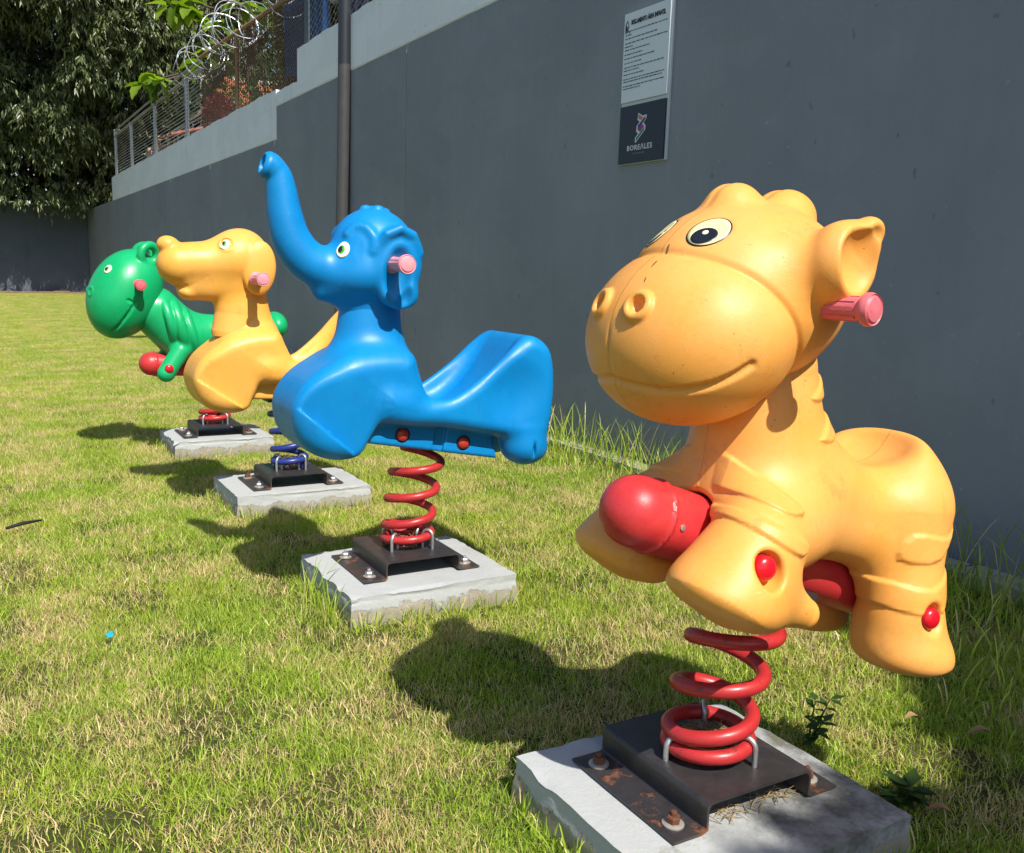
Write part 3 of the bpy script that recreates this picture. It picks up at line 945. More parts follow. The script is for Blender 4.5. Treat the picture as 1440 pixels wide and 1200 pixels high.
body1 = sdf_obj('body', f_body1, (0.88, -0.34, 0.22), (1.90, 0.34, 1.02), 0.0050, M['yellow'], fr, Y1)
log1 = sdf_obj('log', f_log, (0.94, -0.11, 0.34), (1.74, 0.11, 0.80), 0.006, M['red'], fr, Y1)
sc = MB()
sc.lathe([(0.006, -0.003), (0.006, 0.002), (0.003, 0.0025)], (1.066, Y1-0.0665, 0.664), (0, -1, 0.05), 10)
sc.build('screw', M['zinc'], log1)
for s in (-1, 1):
    make_cap(body1, (1.111, Y1+s*(0.224 if s < 0 else 0.194), 0.630), (-0.15, s, 0.06), 0.0215, M['cap_red'], ring=False)
    make_cap(body1, (1.588, Y1+s*0.206, 0.458), (-0.10, s, 0.06), 0.0215, M['cap_red'], ring=False)

MUZ_C, MUZ_R, MUZ_T = (1.112, 0, 1.001), (0.183, 0.200, 0.159), 23
def f_head1(x, y, z):
    ya = np.abs(y)
    mz = ell(x, y, z, MUZ_C, MUZ_R, MUZ_T)
    cr = ell(x, y, z, (1.215, 0, 1.070), (0.208, 0.194, 0.168), 12)
    d = smin(mz, cr, 0.012)
    d = d + 0.0055*np.exp(-(np.abs(mz-cr)/0.0045)**2)                  # crease between muzzle and cheeks
    # ears
    eo = cone(x, ya, z, (1.215, 0.14, 1.122), (1.245, 0.205, 1.130), 0.052, 0.056)
    eo = smin(eo, ell(x, ya, z, (1.250, 0.212, 1.128), (0.060, 0.034, 0.069), 20), 0.02)
    eo = smin(eo, cone(x, ya, z, (1.262, 0.21, 1.150), (1.292, 0.222, 1.184), 0.046, 0.024), 0.03)
    d = smin(d, eo, 0.035)
    d = smax(d, -ell(x, ya, z, (1.257, 0.252, 1.132), (0.049, 0.037, 0.058), 20), 0.012)
    d = smax(d, -cone(x, ya, z, (1.268, 0.252, 1.154), (1.290, 0.248, 1.178), 0.030, 0.014), 0.014)
    for q in SOCK:
        d = smax(d, -(np.sqrt((x-q[0])**2 + (ya-q[1])**2 + (z-q[2])**2) - 0.20), 0.002)
    # double crest
    for c, r in (((1.195, 0, 1.214), (0.058, 0.056, 0.056)), ((1.320, 0, 1.212), (0.062, 0.058, 0.055))):
        c0 = ell(x, y, z, c, r, 0)
        c0 = c0 + 0.0035*np.exp(-(y/0.008)**2)
        d = smin(d, c0, 0.018)
    # nostrils: raised rings
    for p in NOS:
        d = smin(d, torus(x, ya, z, p[0], p[1], 0.0205, 0.0085), 0.006)
        d = smax(d, -ell(x, ya, z, p[0], (0.012, 0.012, 0.012)), 0.01)
    # brow ledge between the eyes, smile
    d = smax(d, -segs(x, ya, z, SMILE, 0.006), 0.008)
    d = d + 0.003*np.exp(-(y/0.004)**2)*np.clip(1-np.abs(z-0.98)/0.06, 0, 1)*np.clip((1.1-x)/.05, 0, 1)   # dimple under the nose
    return d
NOS = []; SMILE = []; SOCK = []
def f_cr(x, y, z): return ell(x, y, z, (1.215, 0, 1.070), (0.208, 0.194, 0.168), 12)
_p = snap(f_cr, [(1.080, 0.070, 1.190)]); _g = grad(f_cr, _p); _g /= np.linalg.norm(_g)
SOCK.append(tuple((_p + _g*0.1930)[0]))
def f_mz(x, y, z): return ell(x, y, z, MUZ_C, MUZ_R, MUZ_T)
_p = snap(f_mz, [(0.972, 0.046, 1.042)]); _g = grad(f_mz, _p)[0]
NOS.append((tuple(_p[0]), tuple(_g)))
sm = spline([(0.945, 0.0, 0.925), (0.955, 0.06, 0.915), (0.985, 0.11, 0.915), (1.03, 0.16, 0.930), (1.08, 0.19, 0.965)], 3, closed=False)
SMILE = [tuple(q) for q in snap(f_mz, sm)]
head1 = sdf_obj('head', f_head1, (0.90, -0.32, 0.80), (1.48, 0.32, 1.32), 0.0048, M['yellow'], fr, Y1)
for s in (-1, 1):
    g = make_grip(fr, 1.236, 1.058, Y1+s*0.172, Y1+s*0.276, M['pink'], tilt=0.13)
def eye_big(s):
    c = (1.078, s*0.068, 1.188)
    o = decal('eye', f_head1, c, (0.5, 0, 1), 0.040, 0.035, 0.0012, M['ink'], fr, Y1, roll=-s*56)
    decal('eye_white', f_head1, c, (0.5, 0, 1), 0.0377, 0.0327, 0.0022, M['cream'], o, Y1, roll=-s*56)
    decal('pupil', f_head1, c, (0.5, 0, 1), 0.0235, 0.0215, 0.0030, M['ink'], o, Y1, roll=-s*56, shift=(s*0.0115, -0.004))
    decal('glint', f_head1, c, (0.5, 0, 1), 0.0058, 0.0048, 0.0038, M['pale'], o, Y1, roll=-s*56, shift=(s*0.006, 0.004), nr=2, na=16)
for s in (-1, 1): eye_big(s)
M['scuff'] = plain('dark_scuff', (0.16, 0.085, 0.035), 0.7, var=0.5, scale=150)
for c, rx, ry, rl in (((1.040, -0.012, 1.145), 0.0022, 0.014, 0.2), ((1.018, -0.020, 1.105), 0.0016, 0.009, 0.1), ((1.00, -0.03, 1.075), 0.0012, 0.006, 0.3), ((1.17, -0.14, 0.885), 0.0016, 0.010, 0.6)):
    decal('scuff_mark', f_head1, c, (0.4, 0, 1), rx, ry, 0.0007, M['scuff'], head1, Y1, roll=rl*57, nr=2, na=14)

# ------------------------------------------------------------------ body shared by the elephant and the dog
_chest = spline([(1.02, .845), (1.19, .845), (1.23, .775), (1.245, .70), (1.20, .655), (1.115, .628), (1.068, .572), (1.035, .522), (0.995, .506), (.935, .509), (.872, .536), (.832, .584), (.816, .648), (.824, .70), (.862, .757), (.93, .805)], 4)
_rear = spline([(1.10, .715), (1.20, .700), (1.27, .692), (1.34, .705), (1.45, .775), (1.55, .855), (1.62, .890), (1.685, .862), (1.715, .80), (1.722, .68), (1.695, .555), (1.58, .545), (1.48, .560), (1.30, .595), (1.12, .62)], 4)
_scoop = spline([(1.14, 1.05), (1.21, .80), (1.27, .675), (1.35, .645), (1.43, .672), (1.52, .76), (1.595, .90), (1.60, 1.05)], 4)
_under = np.array([(1.03, .560), (1.12, .66), (1.50, .60), (1.53, .468), (1.30, .508), (1.05, .552)])
def f_seat(x, y, z):
    ya = np.abs(y)
    d = extr(x, y, z, _chest, 0.165, 0.070)
    # the flank is stepped in behind a foot ledge that runs along the lower front edge
    sr = (x-0.812)*0.66 + (z-0.695)*0.75
    wc = 0.166 - 0.034*np.clip(1 - sr/0.20, 0, 1)
    d = smax(d, -np.maximum(-sr, wc-ya), 0.010)
    rr = extr(x, y, z, _rear, 0.172, 0.045)
    rr = smax(rr, -extr(x, y, z, _scoop, 0.132, 0.05), 0.035)
    d = smin(d, rr, 0.05)
    d = smin(d, cone(x, y*1.28, z, (1.105, 0, 0.98), (1.10, 0, 0.78), 0.098, 0.122), 0.07)
    d = smin(d, ell(x, ya, z, (1.628, 0.112, 0.510), (0.088, 0.070, 0.066), -8), 0.05)
    d = smax(d, -ell(x, ya, z, (1.635, 0.20, 0.50), (0.006, 0.04, 0.03)), 0.012)
    # chassis under the seat
    un = extr(x, y, z, _under, 0.105, 0.012)
    un = smax(un, -extr(x, ya-0.105, z, np.array([(1.30, .60), (1.34, .60), (1.32, .49), (1.28, .49)]), 0.012, 0.003), 0.006)
    d = smin(d, un, 0.012)
    # hollowed thigh panel
    d = smax(d, -ell(x, ya, z, (1.555, 0.235, 0.70), (0.11, 0.072, 0.105), 25), 0.05)
    return d

# ------------------------------------------------------------------ rider 2: blue elephant
Y2 = 2.83
el = rider_root('elephant_spring_rider', (1.25, 2.84, 0), 'bright blue elephant spring rider with raised trunk on a tall red spring')
make_block(el, 0.958, 1.537, 2.588, 3.085, M['block'], 11)
make_bracket(el, 1.245, 2.690, 3.005, [M['zinc'], M['zinc'], M['zinc'], M['zinc']])
make_spring(el, (1.255, 2.85), (1.292, 2.84), 3.1, M['spring_red'], R=0.080, r=0.0142, phase=0.4, zt=0.492, lean=6)
make_top_plate(el, (1.295, 2.838, 0.512), 9)
body2 = sdf_obj('body', f_seat, (0.74, -0.26, 0.38), (1.80, 0.26, 0.99), 0.0075, M['blue'], el, Y2)
TR = spline([(1.02, 0, 1.085), (0.955, 0, 1.090), (0.895, 0, 1.118), (0.852, 0, 1.175), (0.832, 0, 1.245), (0.822, 0, 1.315), (0.812, 0, 1.362), (0.788, 0, 1.388)], 6, closed=False)
TRR = np.interp(np.linspace(0, 1, len(TR)), [0, .15, .35, .55, .75, .9, 1], [.070, .066, .060, .052, .042, .036, .039])
def f_h2(x, y, z): return ell(x, y, z, (1.115, 0, 1.150), (0.136, 0.125, 0.134))
BROW = [tuple(q) for q in snap(f_h2, spline([(0.985, .075, 1.21), (1.01, .085, 1.235), (1.05, .098, 1.225), (1.075, .112, 1.185), (1.07, .118, 1.15)], 2, closed=False))]
def f_head2(x, y, z):
    ya = np.abs(y)
    d = ell(x, y, z, (1.115, 0, 1.150), (0.136, 0.125, 0.134))
    d = smin(d, ell(x, y, z, (1.075, 0, 1.075), (0.125, 0.128, 0.085), 8), 0.06)
    d = smin(d, cone(x, y*1.28, z, (1.115, 0, 1.06), (1.105, 0, 0.955), 0.105, 0.098), 0.04)
    t = np.full(x.shape, 1e9)
    for i in range(len(TR)-1):
        t = smin(t, cone(x, y, z, TR[i], TR[i+1], TRR[i]-.0006, TRR[i+1]-.0006), 0.006)
    d = smin(d, t, 0.035)
    d = smin(d, torus(x, y, z, (0.778, 0, 1.389), (-0.93, 0, 0.36), 0.030, 0.009), 0.008)
    d = smax(d, -cone(x, y, z, (0.735, 0, 1.405), (0.805, 0, 1.378), 0.033, 0.016), 0.008)
    # lower lip under the trunk
    d = smin(d, cone(x, y, z, (1.02, 0, 1.03), (0.945, 0, 1.020), 0.06, 0.026), 0.04)
    # ears: folded flaps low on the side of the head
    er = ell(x, ya, z, (1.150, 0.115, 1.110), (0.080, 0.042, 0.122), -6)
    er = smin(er, segs(x, ya, z, [(1.085, 0.118, 1.165), (1.105, 0.140, 1.200), (1.145, 0.148, 1.218), (1.190, 0.140, 1.200), (1.215, 0.125, 1.150)], 0.014), 0.02)
    er = smin(er, ell(x, ya, z, (1.155, 0.120, 1.020), (0.062, 0.032, 0.044), -10), 0.03)
    d = smin(d, er, 0.016)
    d = smax(d, -ell(x, ya, z, (1.140, 0.166, 1.080), (0.045, 0.052, 0.085), -6), 0.018)
    d = smax(d, -ell(x, ya, z, (1.165, 0.165, 1.000), (0.026, 0.038, 0.045), -6), 0.014)
    # brow and eye socket
    d = smin(d, segs(x, ya, z, BROW, 0.007), 0.022)
    d = smax(d, -ell(x, ya, z, (1.000, 0.118, 1.175), (0.036, 0.022, 0.045), 10), 0.012)
    # forehead tuft
    for c in ((1.09, 0.0, 1.280), (1.12, 0.02, 1.280), (1.122, -0.022, 1.280), (1.15, 0.0, 1.275)):
        d = smin(d, ell(x, y, z, c, (0.020, 0.016, 0.013)), 0.008)
    return d
head2 = sdf_obj('head', f_head2, (0.70, -0.22, 0.84), (1.32, 0.22, 1.46), 0.0058, M['blue'], el, Y2)
def eye_round(f, c, parent, y0, r, s, sh=(0.004, -0.001), white=None):
    up = (0.25, 0, 1)
    o = decal('eye', f, c, up, r*0.82, r, 0.004, white or M['pale'], parent, y0, nr=4, na=28)
    decal('iris', f, c, up, r*0.44, r*0.56, 0.0052, M['iris'], o, y0, shift=(s*sh[0], sh[1]), nr=3, na=24)
    decal('pupil', f, c, up, r*0.30, r*0.40, 0.0062, M['ink'], o, y0, shift=(s*(sh[0]+0.003), sh[1]), nr=3, na=20)
for s in (-1, 1):
    eye_round(f_head2, (0.978, s*0.082, 1.158), el, Y2, 0.026, s)
    make_grip(el, 1.132, 1.112, Y2+s*0.115, Y2+s*0.232, M['pale_pink'], r=0.021)
    make_cap(body2, (1.178, Y2+s*0.106, 0.572), (0, s, 0), 0.0205, M['cap_dull'])
    make_cap(body2, (1.398, Y2+s*0.106, 0.532), (0, s, 0), 0.0205, M['cap_dull'])

# ------------------------------------------------------------------ rider 3: amber dog
Y3 = 4.20
dg = rider_root('dog_spring_rider', (1.25, 4.21, 0), 'amber long-eared dog spring rider on a dark blue spring')
make_block(dg, 0.955, 1.563, 3.99, 4.435, M['block'], 23)
make_bracket(dg, 1.25, 4.055, 4.345, [M['zinc'], M['rust'], M['zinc'], M['rust']])
make_spring(dg, (1.25, 4.21), (1.23, 4.20), 3.0, M['spring_blue'], R=0.074, r=0.0145, phase=-0.9, zt=0.47, lean=-3)
make_top_plate(dg, (1.23, 4.20, 0.488), 2)
DA = 7.0
def f_seat3(x, y, z):
    a, c = rot2(x, z, (1.25, 0.50), DA)
    return f_seat(a, y, c + 0.018)
body3 = sdf_obj('body', f_seat3, (0.70, -0.26, 0.34), (1.80, 0.26, 0.99), 0.0085, M['yellow_dog'], dg, Y3)
def f_head3(x, y, z):
    ya = np.abs(y)
    d = ell(x, y, z, (1.035, 0, 1.125), (0.125, 0.118, 0.125))
    d = smin(d, cone(x, y, z, (0.98, 0, 1.100), (0.775, 0, 1.088), 0.098, 0.090), 0.06)
    d = smin(d, ell(x, y, z, (0.735, 0, 1.165), (0.048, 0.046, 0.040), -15), 0.012)
    # lower jaw and mouth corner
    d = smin(d, cone(x, y, z, (0.985, 0, 1.005), (0.835, 0, 0.995), 0.078, 0.058), 0.045)
    d = smin(d, ell(x, y, z, (0.800, 0, 0.968), (0.034, 0.052, 0.028), -20), 0.022)
    d = smax(d, -segs(x, ya, z, [(0.758, 0.020, 0.990), (0.80, 0.066, 0.992), (0.838, 0.084, 1.010), (0.872, 0.092, 1.036)], 0.007), 0.012)
    d = smin(d, cone(x, y*1.35, z, (1.045, 0, 1.06), (1.035, 0, 0.86), 0.105, 0.102), 0.04)
    d = smin(d, cone(x, y*1.3, z, (1.035, 0, 0.88), (1.03, 0, 0.80), 0.102, 0.125), 0.05)
    # long ears hanging down the sides
    er = ell(x, ya, z, (1.090, 0.098, 1.082), (0.074, 0.032, 0.118), -4)
    d = smin(d, er, 0.006)
    d = smin(d, torus(x, ya, z, (0.958, 0.088, 1.178), (-0.3, 0.9, 0.35), 0.030, 0.005), 0.010)
    return d
head3 = sdf_obj('head', f_head3, (0.64, -0.20, 0.78), (1.22, 0.20, 1.30), 0.0072, M['yellow_dog'], dg, Y3)
for s in (-1, 1):
    eye_round(f_head3, (0.948, s*0.09, 1.178), dg, Y3, 0.024, s, sh=(0.004, 0.001))
    make_grip(dg, 1.066, 1.036, Y3+s*0.135, Y3+s*0.255, M['pale_pink'], r=0.021)
    make_cap(body3, (1.19, Y3+s*0.107, 0.538), (0, s, 0), 0.021, M['cap_dull'])
    make_cap(body3, (1.41, Y3+s*0.107, 0.512), (0, s, 0), 0.021, M['cap_dull'])

# ------------------------------------------------------------------ rider 4: green animal on a red log
Y4 = 5.60
gr = rider_root('animal_spring_rider', (1.215, 5.60, 0), 'glossy green big-headed animal spring rider with folded neck, farthest in the row')
make_block(gr, 0.948, 1.50, 5.375, 5.84, M['block'], 31)
make_bracket(gr, 1.218, 5.46, 5.75, [M['zinc'], M['zinc'], M['rust'], M['zinc']])
make_spring(gr, (1.215, 5.60), (1.20, 5.60), 3.0, M['spring_red'], R=0.078, r=0.015, phase=1.0, zt=0.44)
make_top_plate(gr, (1.20, 5.60, 0.455), 0)
def f_body4(x, y, z):
    ya = np.abs(y)
    d = cone(x, y, z, (1.08, 0, 0.690), (1.47, 0, 0.675), 0.118, 0.112)
    d = smin(d, ell(x, y, z, (1.50, 0, 0.70), (0.085, 0.14, 0.105)), 0.05)
    d = smin(d, ell(x, y, z, (1.515, 0, 0.600), (0.085, 0.15, 0.07)), 0.012)
    d = smin(d, cone(x, y, z, (0.90, 0, 0.82), (1.05, 0, 0.665), 0.135, 0.140), 0.05)
    d = smin(d, ell(x, y, z, (1.575, 0, 0.735), (0.075, 0.13, 0.085)), 0.02)
    # folds of the neck
    for c, R, r in (((0.955, 0, 0.765), 0.146, 0.026), ((1.01, 0, 0.735), 0.146, 0.032), ((1.07, 0, 0.700), 0.136, 0.026)):
        d = smin(d, torus(x, y, z, c, (0.97, 0, 0.24), R, r), 0.008)
    # legs
    leg = cone(x, ya, z, (1.01, 0.11, 0.60), (0.925, 0.135, 0.478), 0.052, 0.048)
    d = smin(d, leg, 0.02)
    leg = cone(x, ya, z, (1.46, 0.11, 0.60), (1.49, 0.13, 0.44), 0.065, 0.06)
    d = smin(d, leg, 0.02)
    return d
body4 = sdf_obj('body', f_body4, (0.74, -0.24, 0.36), (1.72, 0.24, 0.99), 0.0090, M['green'], gr, Y4)
def f_head4(x, y, z):
    ya = np.abs(y)
    hx, hz = 0.742, 0.912
    d = ell(x, y, z, (hx, 0, hz), (0.188, 0.185, 0.258), -24)
    d = smin(d, torus(x, ya, z, (0.862, 0.085, 1.130), (0.5, 0.85, -0.15), 0.052, 0.023), 0.012)
    d = smin(d, torus(x, ya, z, (0.563, 0.062, 0.925), (-0.9, 0.4, 0.15), 0.022, 0.007), 0.006)
    d = smax(d, -segs(x, ya, z, SM4, 0.008), 0.008)
    return d
SM4 = []
def f_h4(x, y, z): return ell(x, y, z, (0.742, 0, 0.912), (0.188, 0.185, 0.258), -24)
SM4 = [tuple(q) for q in snap(f_h4, [(0.655, 0.11, 0.70), (0.70, 0.15, 0.76), (0.745, 0.17, 0.83), (0.765, 0.165, 0.87), (0.735, 0.17, 0.885)])]
head4 = sdf_obj('head', f_head4, (0.48, -0.24, 0.62), (1.0, 0.24, 1.24), 0.0080, M['green'], gr, Y4)
def f_log4(x, y, z):
    d = cone(x, y, z, (0.868, 0, 0.520), (1.45, 0, 0.485), 0.066, 0.058)
    return smin(d, torus(x, y, z, (0.885, 0, 0.52), (1, 0, -0.06), 0.066, 0.005), 0.006)
log4 = sdf_obj('log', f_log4, (0.78, -0.09, 0.40), (1.54, 0.09, 0.61), 0.0085, M['red'], gr, Y4)
for s in (-1, 1):
    eye_round(f_head4, (0.655, s*0.10, 1.040), gr, Y4, 0.025, s, white=M['pale'])
    make_grip(gr, 0.79, 0.968, Y4+s*0.172, Y4+s*0.255, M['pink'], r=0.021)
    make_cap(body4, (0.935, Y4+s*0.178, 0.508), (0, s, 0), 0.024, M['cap_red'], ring=False)

#@@SETTING2
# ------------------------------------------------------------------ leaves, grass: helpers
def vcol(me, name, arr):
    at = me.attributes.new(name, 'FLOAT_COLOR', 'POINT')
    at.data.foreach_set('color', np.asarray(arr, dtype=np.float32).ravel())

def leaf_mat(name, c0, c1, dry=None, rough=0.4, trans=0.35, spec=0.4):
    k = NT(name)
    at = k.n('ShaderNodeAttribute', attribute_name='rnd')
    sp = k.n('ShaderNodeSeparateColor'); k.l(at.outputs['Color'], sp.inputs[0])
    c = k.mix(sp.outputs[0], c0, c1)
    if dry: c = k.mix(k.ramp(sp.outputs[1], 0.86, 0.92), c, dry)
    p = k.principled(c, rough, spec=spec)
    t = k.n('ShaderNodeBsdfTranslucent')
    k.l(k.mix(1.0, c, (1.25, 1.35, 0.55), 'MULTIPLY'), t.inputs['Color'])
    m = k.n('ShaderNodeMixShader'); m.inputs[0].default_value = trans
    k.l(p.outputs[0], m.inputs[1]); k.l(t.outputs[0], m.inputs[2])
    k.l(m.outputs[0], k.out.inputs['Surface'])
    return k.m

def leaf_cloud(base, axis, nrm, length, width, fold=0.18):
    """rhombic folded leaves: 4 verts, 2 tris each (arrays (n,3),(n,3),(n,3),(n),(n))"""
    n = len(base)
    axis = axis/np.maximum(np.linalg.norm(axis, axis=1), 1e-9)[:, None]
    side = np.cross(axis, nrm); side /= np.maximum(np.linalg.norm(side, axis=1), 1e-9)[:, None]
    up = np.cross(side, axis)
    L = length[:, None]; W = width[:, None]
    mid = base + axis*L*0.45
    V = np.stack([base, mid + side*W*0.5 + up*W*fold, base + axis*L, mid - side*W*0.5 + up*W*fold], 1).reshape(-1, 3)
    i = np.arange(n)*4
    F = np.concatenate([np.stack([i, i+1, i+2], 1), np.stack([i, i+2, i+3], 1)])
    return V, F

def leaf_obj(name, parts, mat, parent):
    V = np.concatenate([p[0] for p in parts]); off = 0; F = []
    for v, f in parts: F.append(f+off); off += len(v)
    F = np.concatenate(F)
    o = mesh_obj(name, V, F, mat, parent)
    nl = len(V)//4
    col = np.ones((nl, 4)); col[:, :3] = rng.random((nl, 3))
    vcol(o.data, 'rnd', np.repeat(col, 4, axis=0))
    return o

# ------------------------------------------------------------------ raised ground behind the wall
tb = MB(); tb.box(WX+0.21, 60, -12, 32.3, 2.2, 2.55)
tag(tb.build('terrace', M['dirt']), 'raised ground of the neighbouring plot behind the grey wall', 'ground', kind='structure')

# ------------------------------------------------------------------ fences on top of the wall
FX = WX + 0.10
def zigzag(mb_v, mb_f, y0, y1, z0, z1, p, r):
    """chain link: vertical zigzag wires woven side by side (three-sided wires)"""
    ny = int((y1-y0)/p); nz = int((z1-z0)/(p*0.5))
    for i in range(ny+1):
        y = y0 + i*p
        base = len(mb_v)
        for k in range(nz+1):
            yy = y + (p*0.5 if (k + i) % 2 else -p*0.5)*1.02
            yy = min(max(yy, y0), y1)
            zz = z0 + k*p*0.5
            xx = FX + (0.004 if k % 2 else -0.004)
            for a in (0.5, 2.6, 4.7):
                mb_v.append((xx + r*math.cos(a), yy + r*math.sin(a)*0.7, zz + r*math.sin(a)*0.7))
        for k in range(nz):
            for a in range(3):
                b = (a+1) % 3
                mb_f.append((base+k*3+a, base+k*3+b, base+k*3+3+b, base+k*3+3+a))
M['wire_brown'] = plain('rusty_fence_wire', (0.15, 0.10, 0.065), 0.7, var=0.35, scale=9)
M['rail_rust'] = plain('rusty_rail', (0.30, 0.17, 0.09), 0.8, var=0.5, scale=14)
M['post_blue'] = plain('slate_fence_post', (0.075, 0.10, 0.12), 0.5, var=0.2)

def fence(label, y, posts, rails, mesh, rmat, pmat, wmat):
    f = tag(empty('chain_link_fence', (FX, y, 3.1)), label, 'fence', 'fences on top of the wall')
    for yy, z0, z1, r in posts:
        b = MB(); b.tube([(FX, yy, z0), (FX, yy, z1)], r, 10); b.lathe([(r*1.25, 0), (r*1.2, 0.02), (r*0.3, 0.035)], (FX, yy, z1), (0, 0, 1), 10)
        autosmooth(b.build('post', pmat, f))
    for y0, z0, y1, z1, r in rails:
        b = MB(); b.tube([(FX-0.001, y0, z0), (FX-0.001, (y0+y1)/2, (z0+z1)/2+0.01), (FX-0.001, y1, z1)], r, 8)
        autosmooth(b.build('rail', rmat, f))
    v, fc = [], []
    for y0, y1, z0, z1, p, r in mesh: zigzag(v, fc, y0, y1, z0, z1, p, r)
    if v:
        o = mesh_obj('wire_mesh', np.array(v), fc, wmat, f); o['kind'] = 'stuff'
    return f
fence('pale chain link fence with slate post on the highest part of the wall', 9.6,
      [(10.62, 3.1, 6.2, 0.032), (7.6, 3.47, 6.2, 0.032)], [(7.6, 6.15, 10.62, 6.15, 0.022)], [(7.3, 10.6, 3.49, 6.0, 0.075, 0.0030)],
      M['post_blue'], M['post_blue'], M['wire'])
fence('rusty brown chain link fence under the coils of razor wire', 13.4,
      [(13.75, 3.1, 4.25, 0.030)], [(10.66, 4.13, 16.1, 4.32, 0.028), (10.66, 3.17, 16.1, 3.20, 0.012)], [(10.7, 16.05, 3.16, 4.22, 0.055, 0.0060)],
      M['rail_rust'], M['rail_rust'], M['wire_brown'])
f3 = fence('grey fence of horizontal wires between steel posts at the far end', 21.0,
      [(17.27, 3.1, 4.16, 0.034), (20.45, 3.1, 4.16, 0.034), (23.62, 3.1, 4.16, 0.034), (26.25, 3.1, 4.30, 0.034)],
      [(16.1, 4.16, 26.3, 4.17, 0.028), (16.1, 4.29, 26.3, 4.30, 0.020)], [], M['grey_steel'], M['grey_steel'], M['wire'])
for i in range(15):
    b = MB(); z = 3.23 + i*0.062
    b.tube([(FX, 16.1, z), (FX, 18.6, z-0.004), (FX, 22, z+0.003), (FX, 26.25, z)], 0.007, 5)
    b.build('wire_strand', M['grey_steel'], f3)

# razor wire: loose loops with barbs
def razor(label, y0, y1, loops, zc, R, seed):
    r = random.Random(seed)
    t = tag(empty('razor_wire', (FX, (y0+y1)/2, zc)), label, 'razor wire')
    for L in range(loops):
        yc = y0 + (y1-y0)*L/max(1, loops-1) + r.uniform(-.15, .15)
        rr = R*r.uniform(0.72, 1.15); pitch = r.uniform(0.15, 0.5)
        yaw = r.uniform(-0.9, 0.9); tl = r.uniform(-.35, .35); zo = r.uniform(-.12, .10)
        pts = []
        n = 36; ph = r.uniform(0, 6.28)
        for i in range(int(n*1.15)):
            a = ph + 2*math.pi*i/n
            x = rr*math.cos(a); z = rr*math.sin(a)*0.92
            y = pitch*(i/n-0.5) + 0.03*math.sin(a*3+L)
            x, y = x*math.cos(yaw)-y*math.sin(yaw), x*math.sin(yaw)+y*math.cos(yaw)
            pts.append((FX + x, yc + y + tl*z, zc + zo + z))
        b = MB(); b.tube(pts, 0.0055, 5)
        for i in range(0, len(pts)-1, 3):
            p = Vector(pts[i]); q = Vector(pts[i+1]); d = (q-p).normalized(); s = d.orthogonal().normalized()
            s = (Matrix.Rotation(r.uniform(0, 6.28), 3, d) @ s)
            b.add([p-d*0.036, p+s*0.016, p+d*0.036, p-s*0.016, p+s.cross(d)*0.003, p-s.cross(d)*0.003],
                  [(0, 1, 4), (1, 2, 4), (2, 3, 4), (3, 0, 4), (1, 0, 5), (2, 1, 5), (3, 2, 5), (0, 3, 5)])
        b.build('coil', M['razor'], t)
    return t
razor('tangled silver razor wire coiled along the rusty fence rail', 10.9, 17.0, 16, 4.38, 0.31, 5)

# ------------------------------------------------------------------ things behind the wall
M['house_wall'] = plain('brown_house_render', (0.19, 0.14, 0.10), 0.9, var=0.2, scale=2)
M['roof_tile'] = plain('orange_roof_tile', (0.42, 0.13, 0.06), 0.8, var=0.35, scale=7)
M['ridge'] = plain('mortared_ridge', (0.5, 0.42, 0.36), 0.85, var=0.3, scale=12)
hs = tag(empty('house', (8.0, 26.0, 2.5)), 'brown house with orange tiled roof seen through the rusty fence', 'house')
hw = MB(); hw.box(5.35, 12, 23.4, 25.6, 2.5, 4.60); hw.build('wall', M['house_wall'], hs)
wd = MB(); wd.box(7.2, 8.3, 23.33, 23.395, 3.3, 4.4); w_ = wd.build('window', M['hole'], hs)
rf = MB()
ey, ez, ry, rz = 22.9, 4.58, 25.6, 5.72
rf.add([(5.0, ey, ez), (12.5, ey, ez), (12.5, ry, rz), (6.1, ry, rz), (5.0, 26.3, ez), (12.5, 26.3, ez)], [(0, 1, 2, 3), (0, 3, 4), (3, 2, 5, 4), (0, 4, 5, 1)])
roof = rf.build('roof', M['house_wall'], hs)
tile_me = None
for c in range(22):
    x = 5.12 + c*0.235
    for r_ in range(9):
        t = r_/9.0
        y = ey + (ry-ey)*t; z = ez + (rz-ez)*t + 0.035
        if x < 5.0 + 1.1*t + 0.05: continue
        if tile_me is None:
            sl = Vector((0, ry-ey, rz-ez)).normalized()
            m = MB(); v = []
            for q, (w0, hh) in ((0, (0.105, 0.055)), (1, (0.085, 0.048))):
                for a in np.linspace(0, math.pi, 6):
                    v.append(Vector((w0*math.cos(a), 0, hh*math.sin(a))) + sl*(0.42*q))
            m.add(v, [(i, i+1, 7+i, 6+i) for i in range(5)] + [tuple(range(5, -1, -1))])
            me = raw_mesh('roof_tile', np.array([tuple(p) for p in m.v]), m.f, M['roof_tile'], True)
            tile_me = me
        link('roof_tile', tile_me, hs, Vector((x, y, z + random.uniform(0, .012))) - Vector((8.0, 26.0, 2.5)))
rg = MB()
for i in range(18): rg.tube([(6.1+i*0.36, ry, rz+0.05), (6.1+i*0.36+0.33, ry, rz+0.04)], 0.09, 8)
rg.build('ridge', M['ridge'], hs)

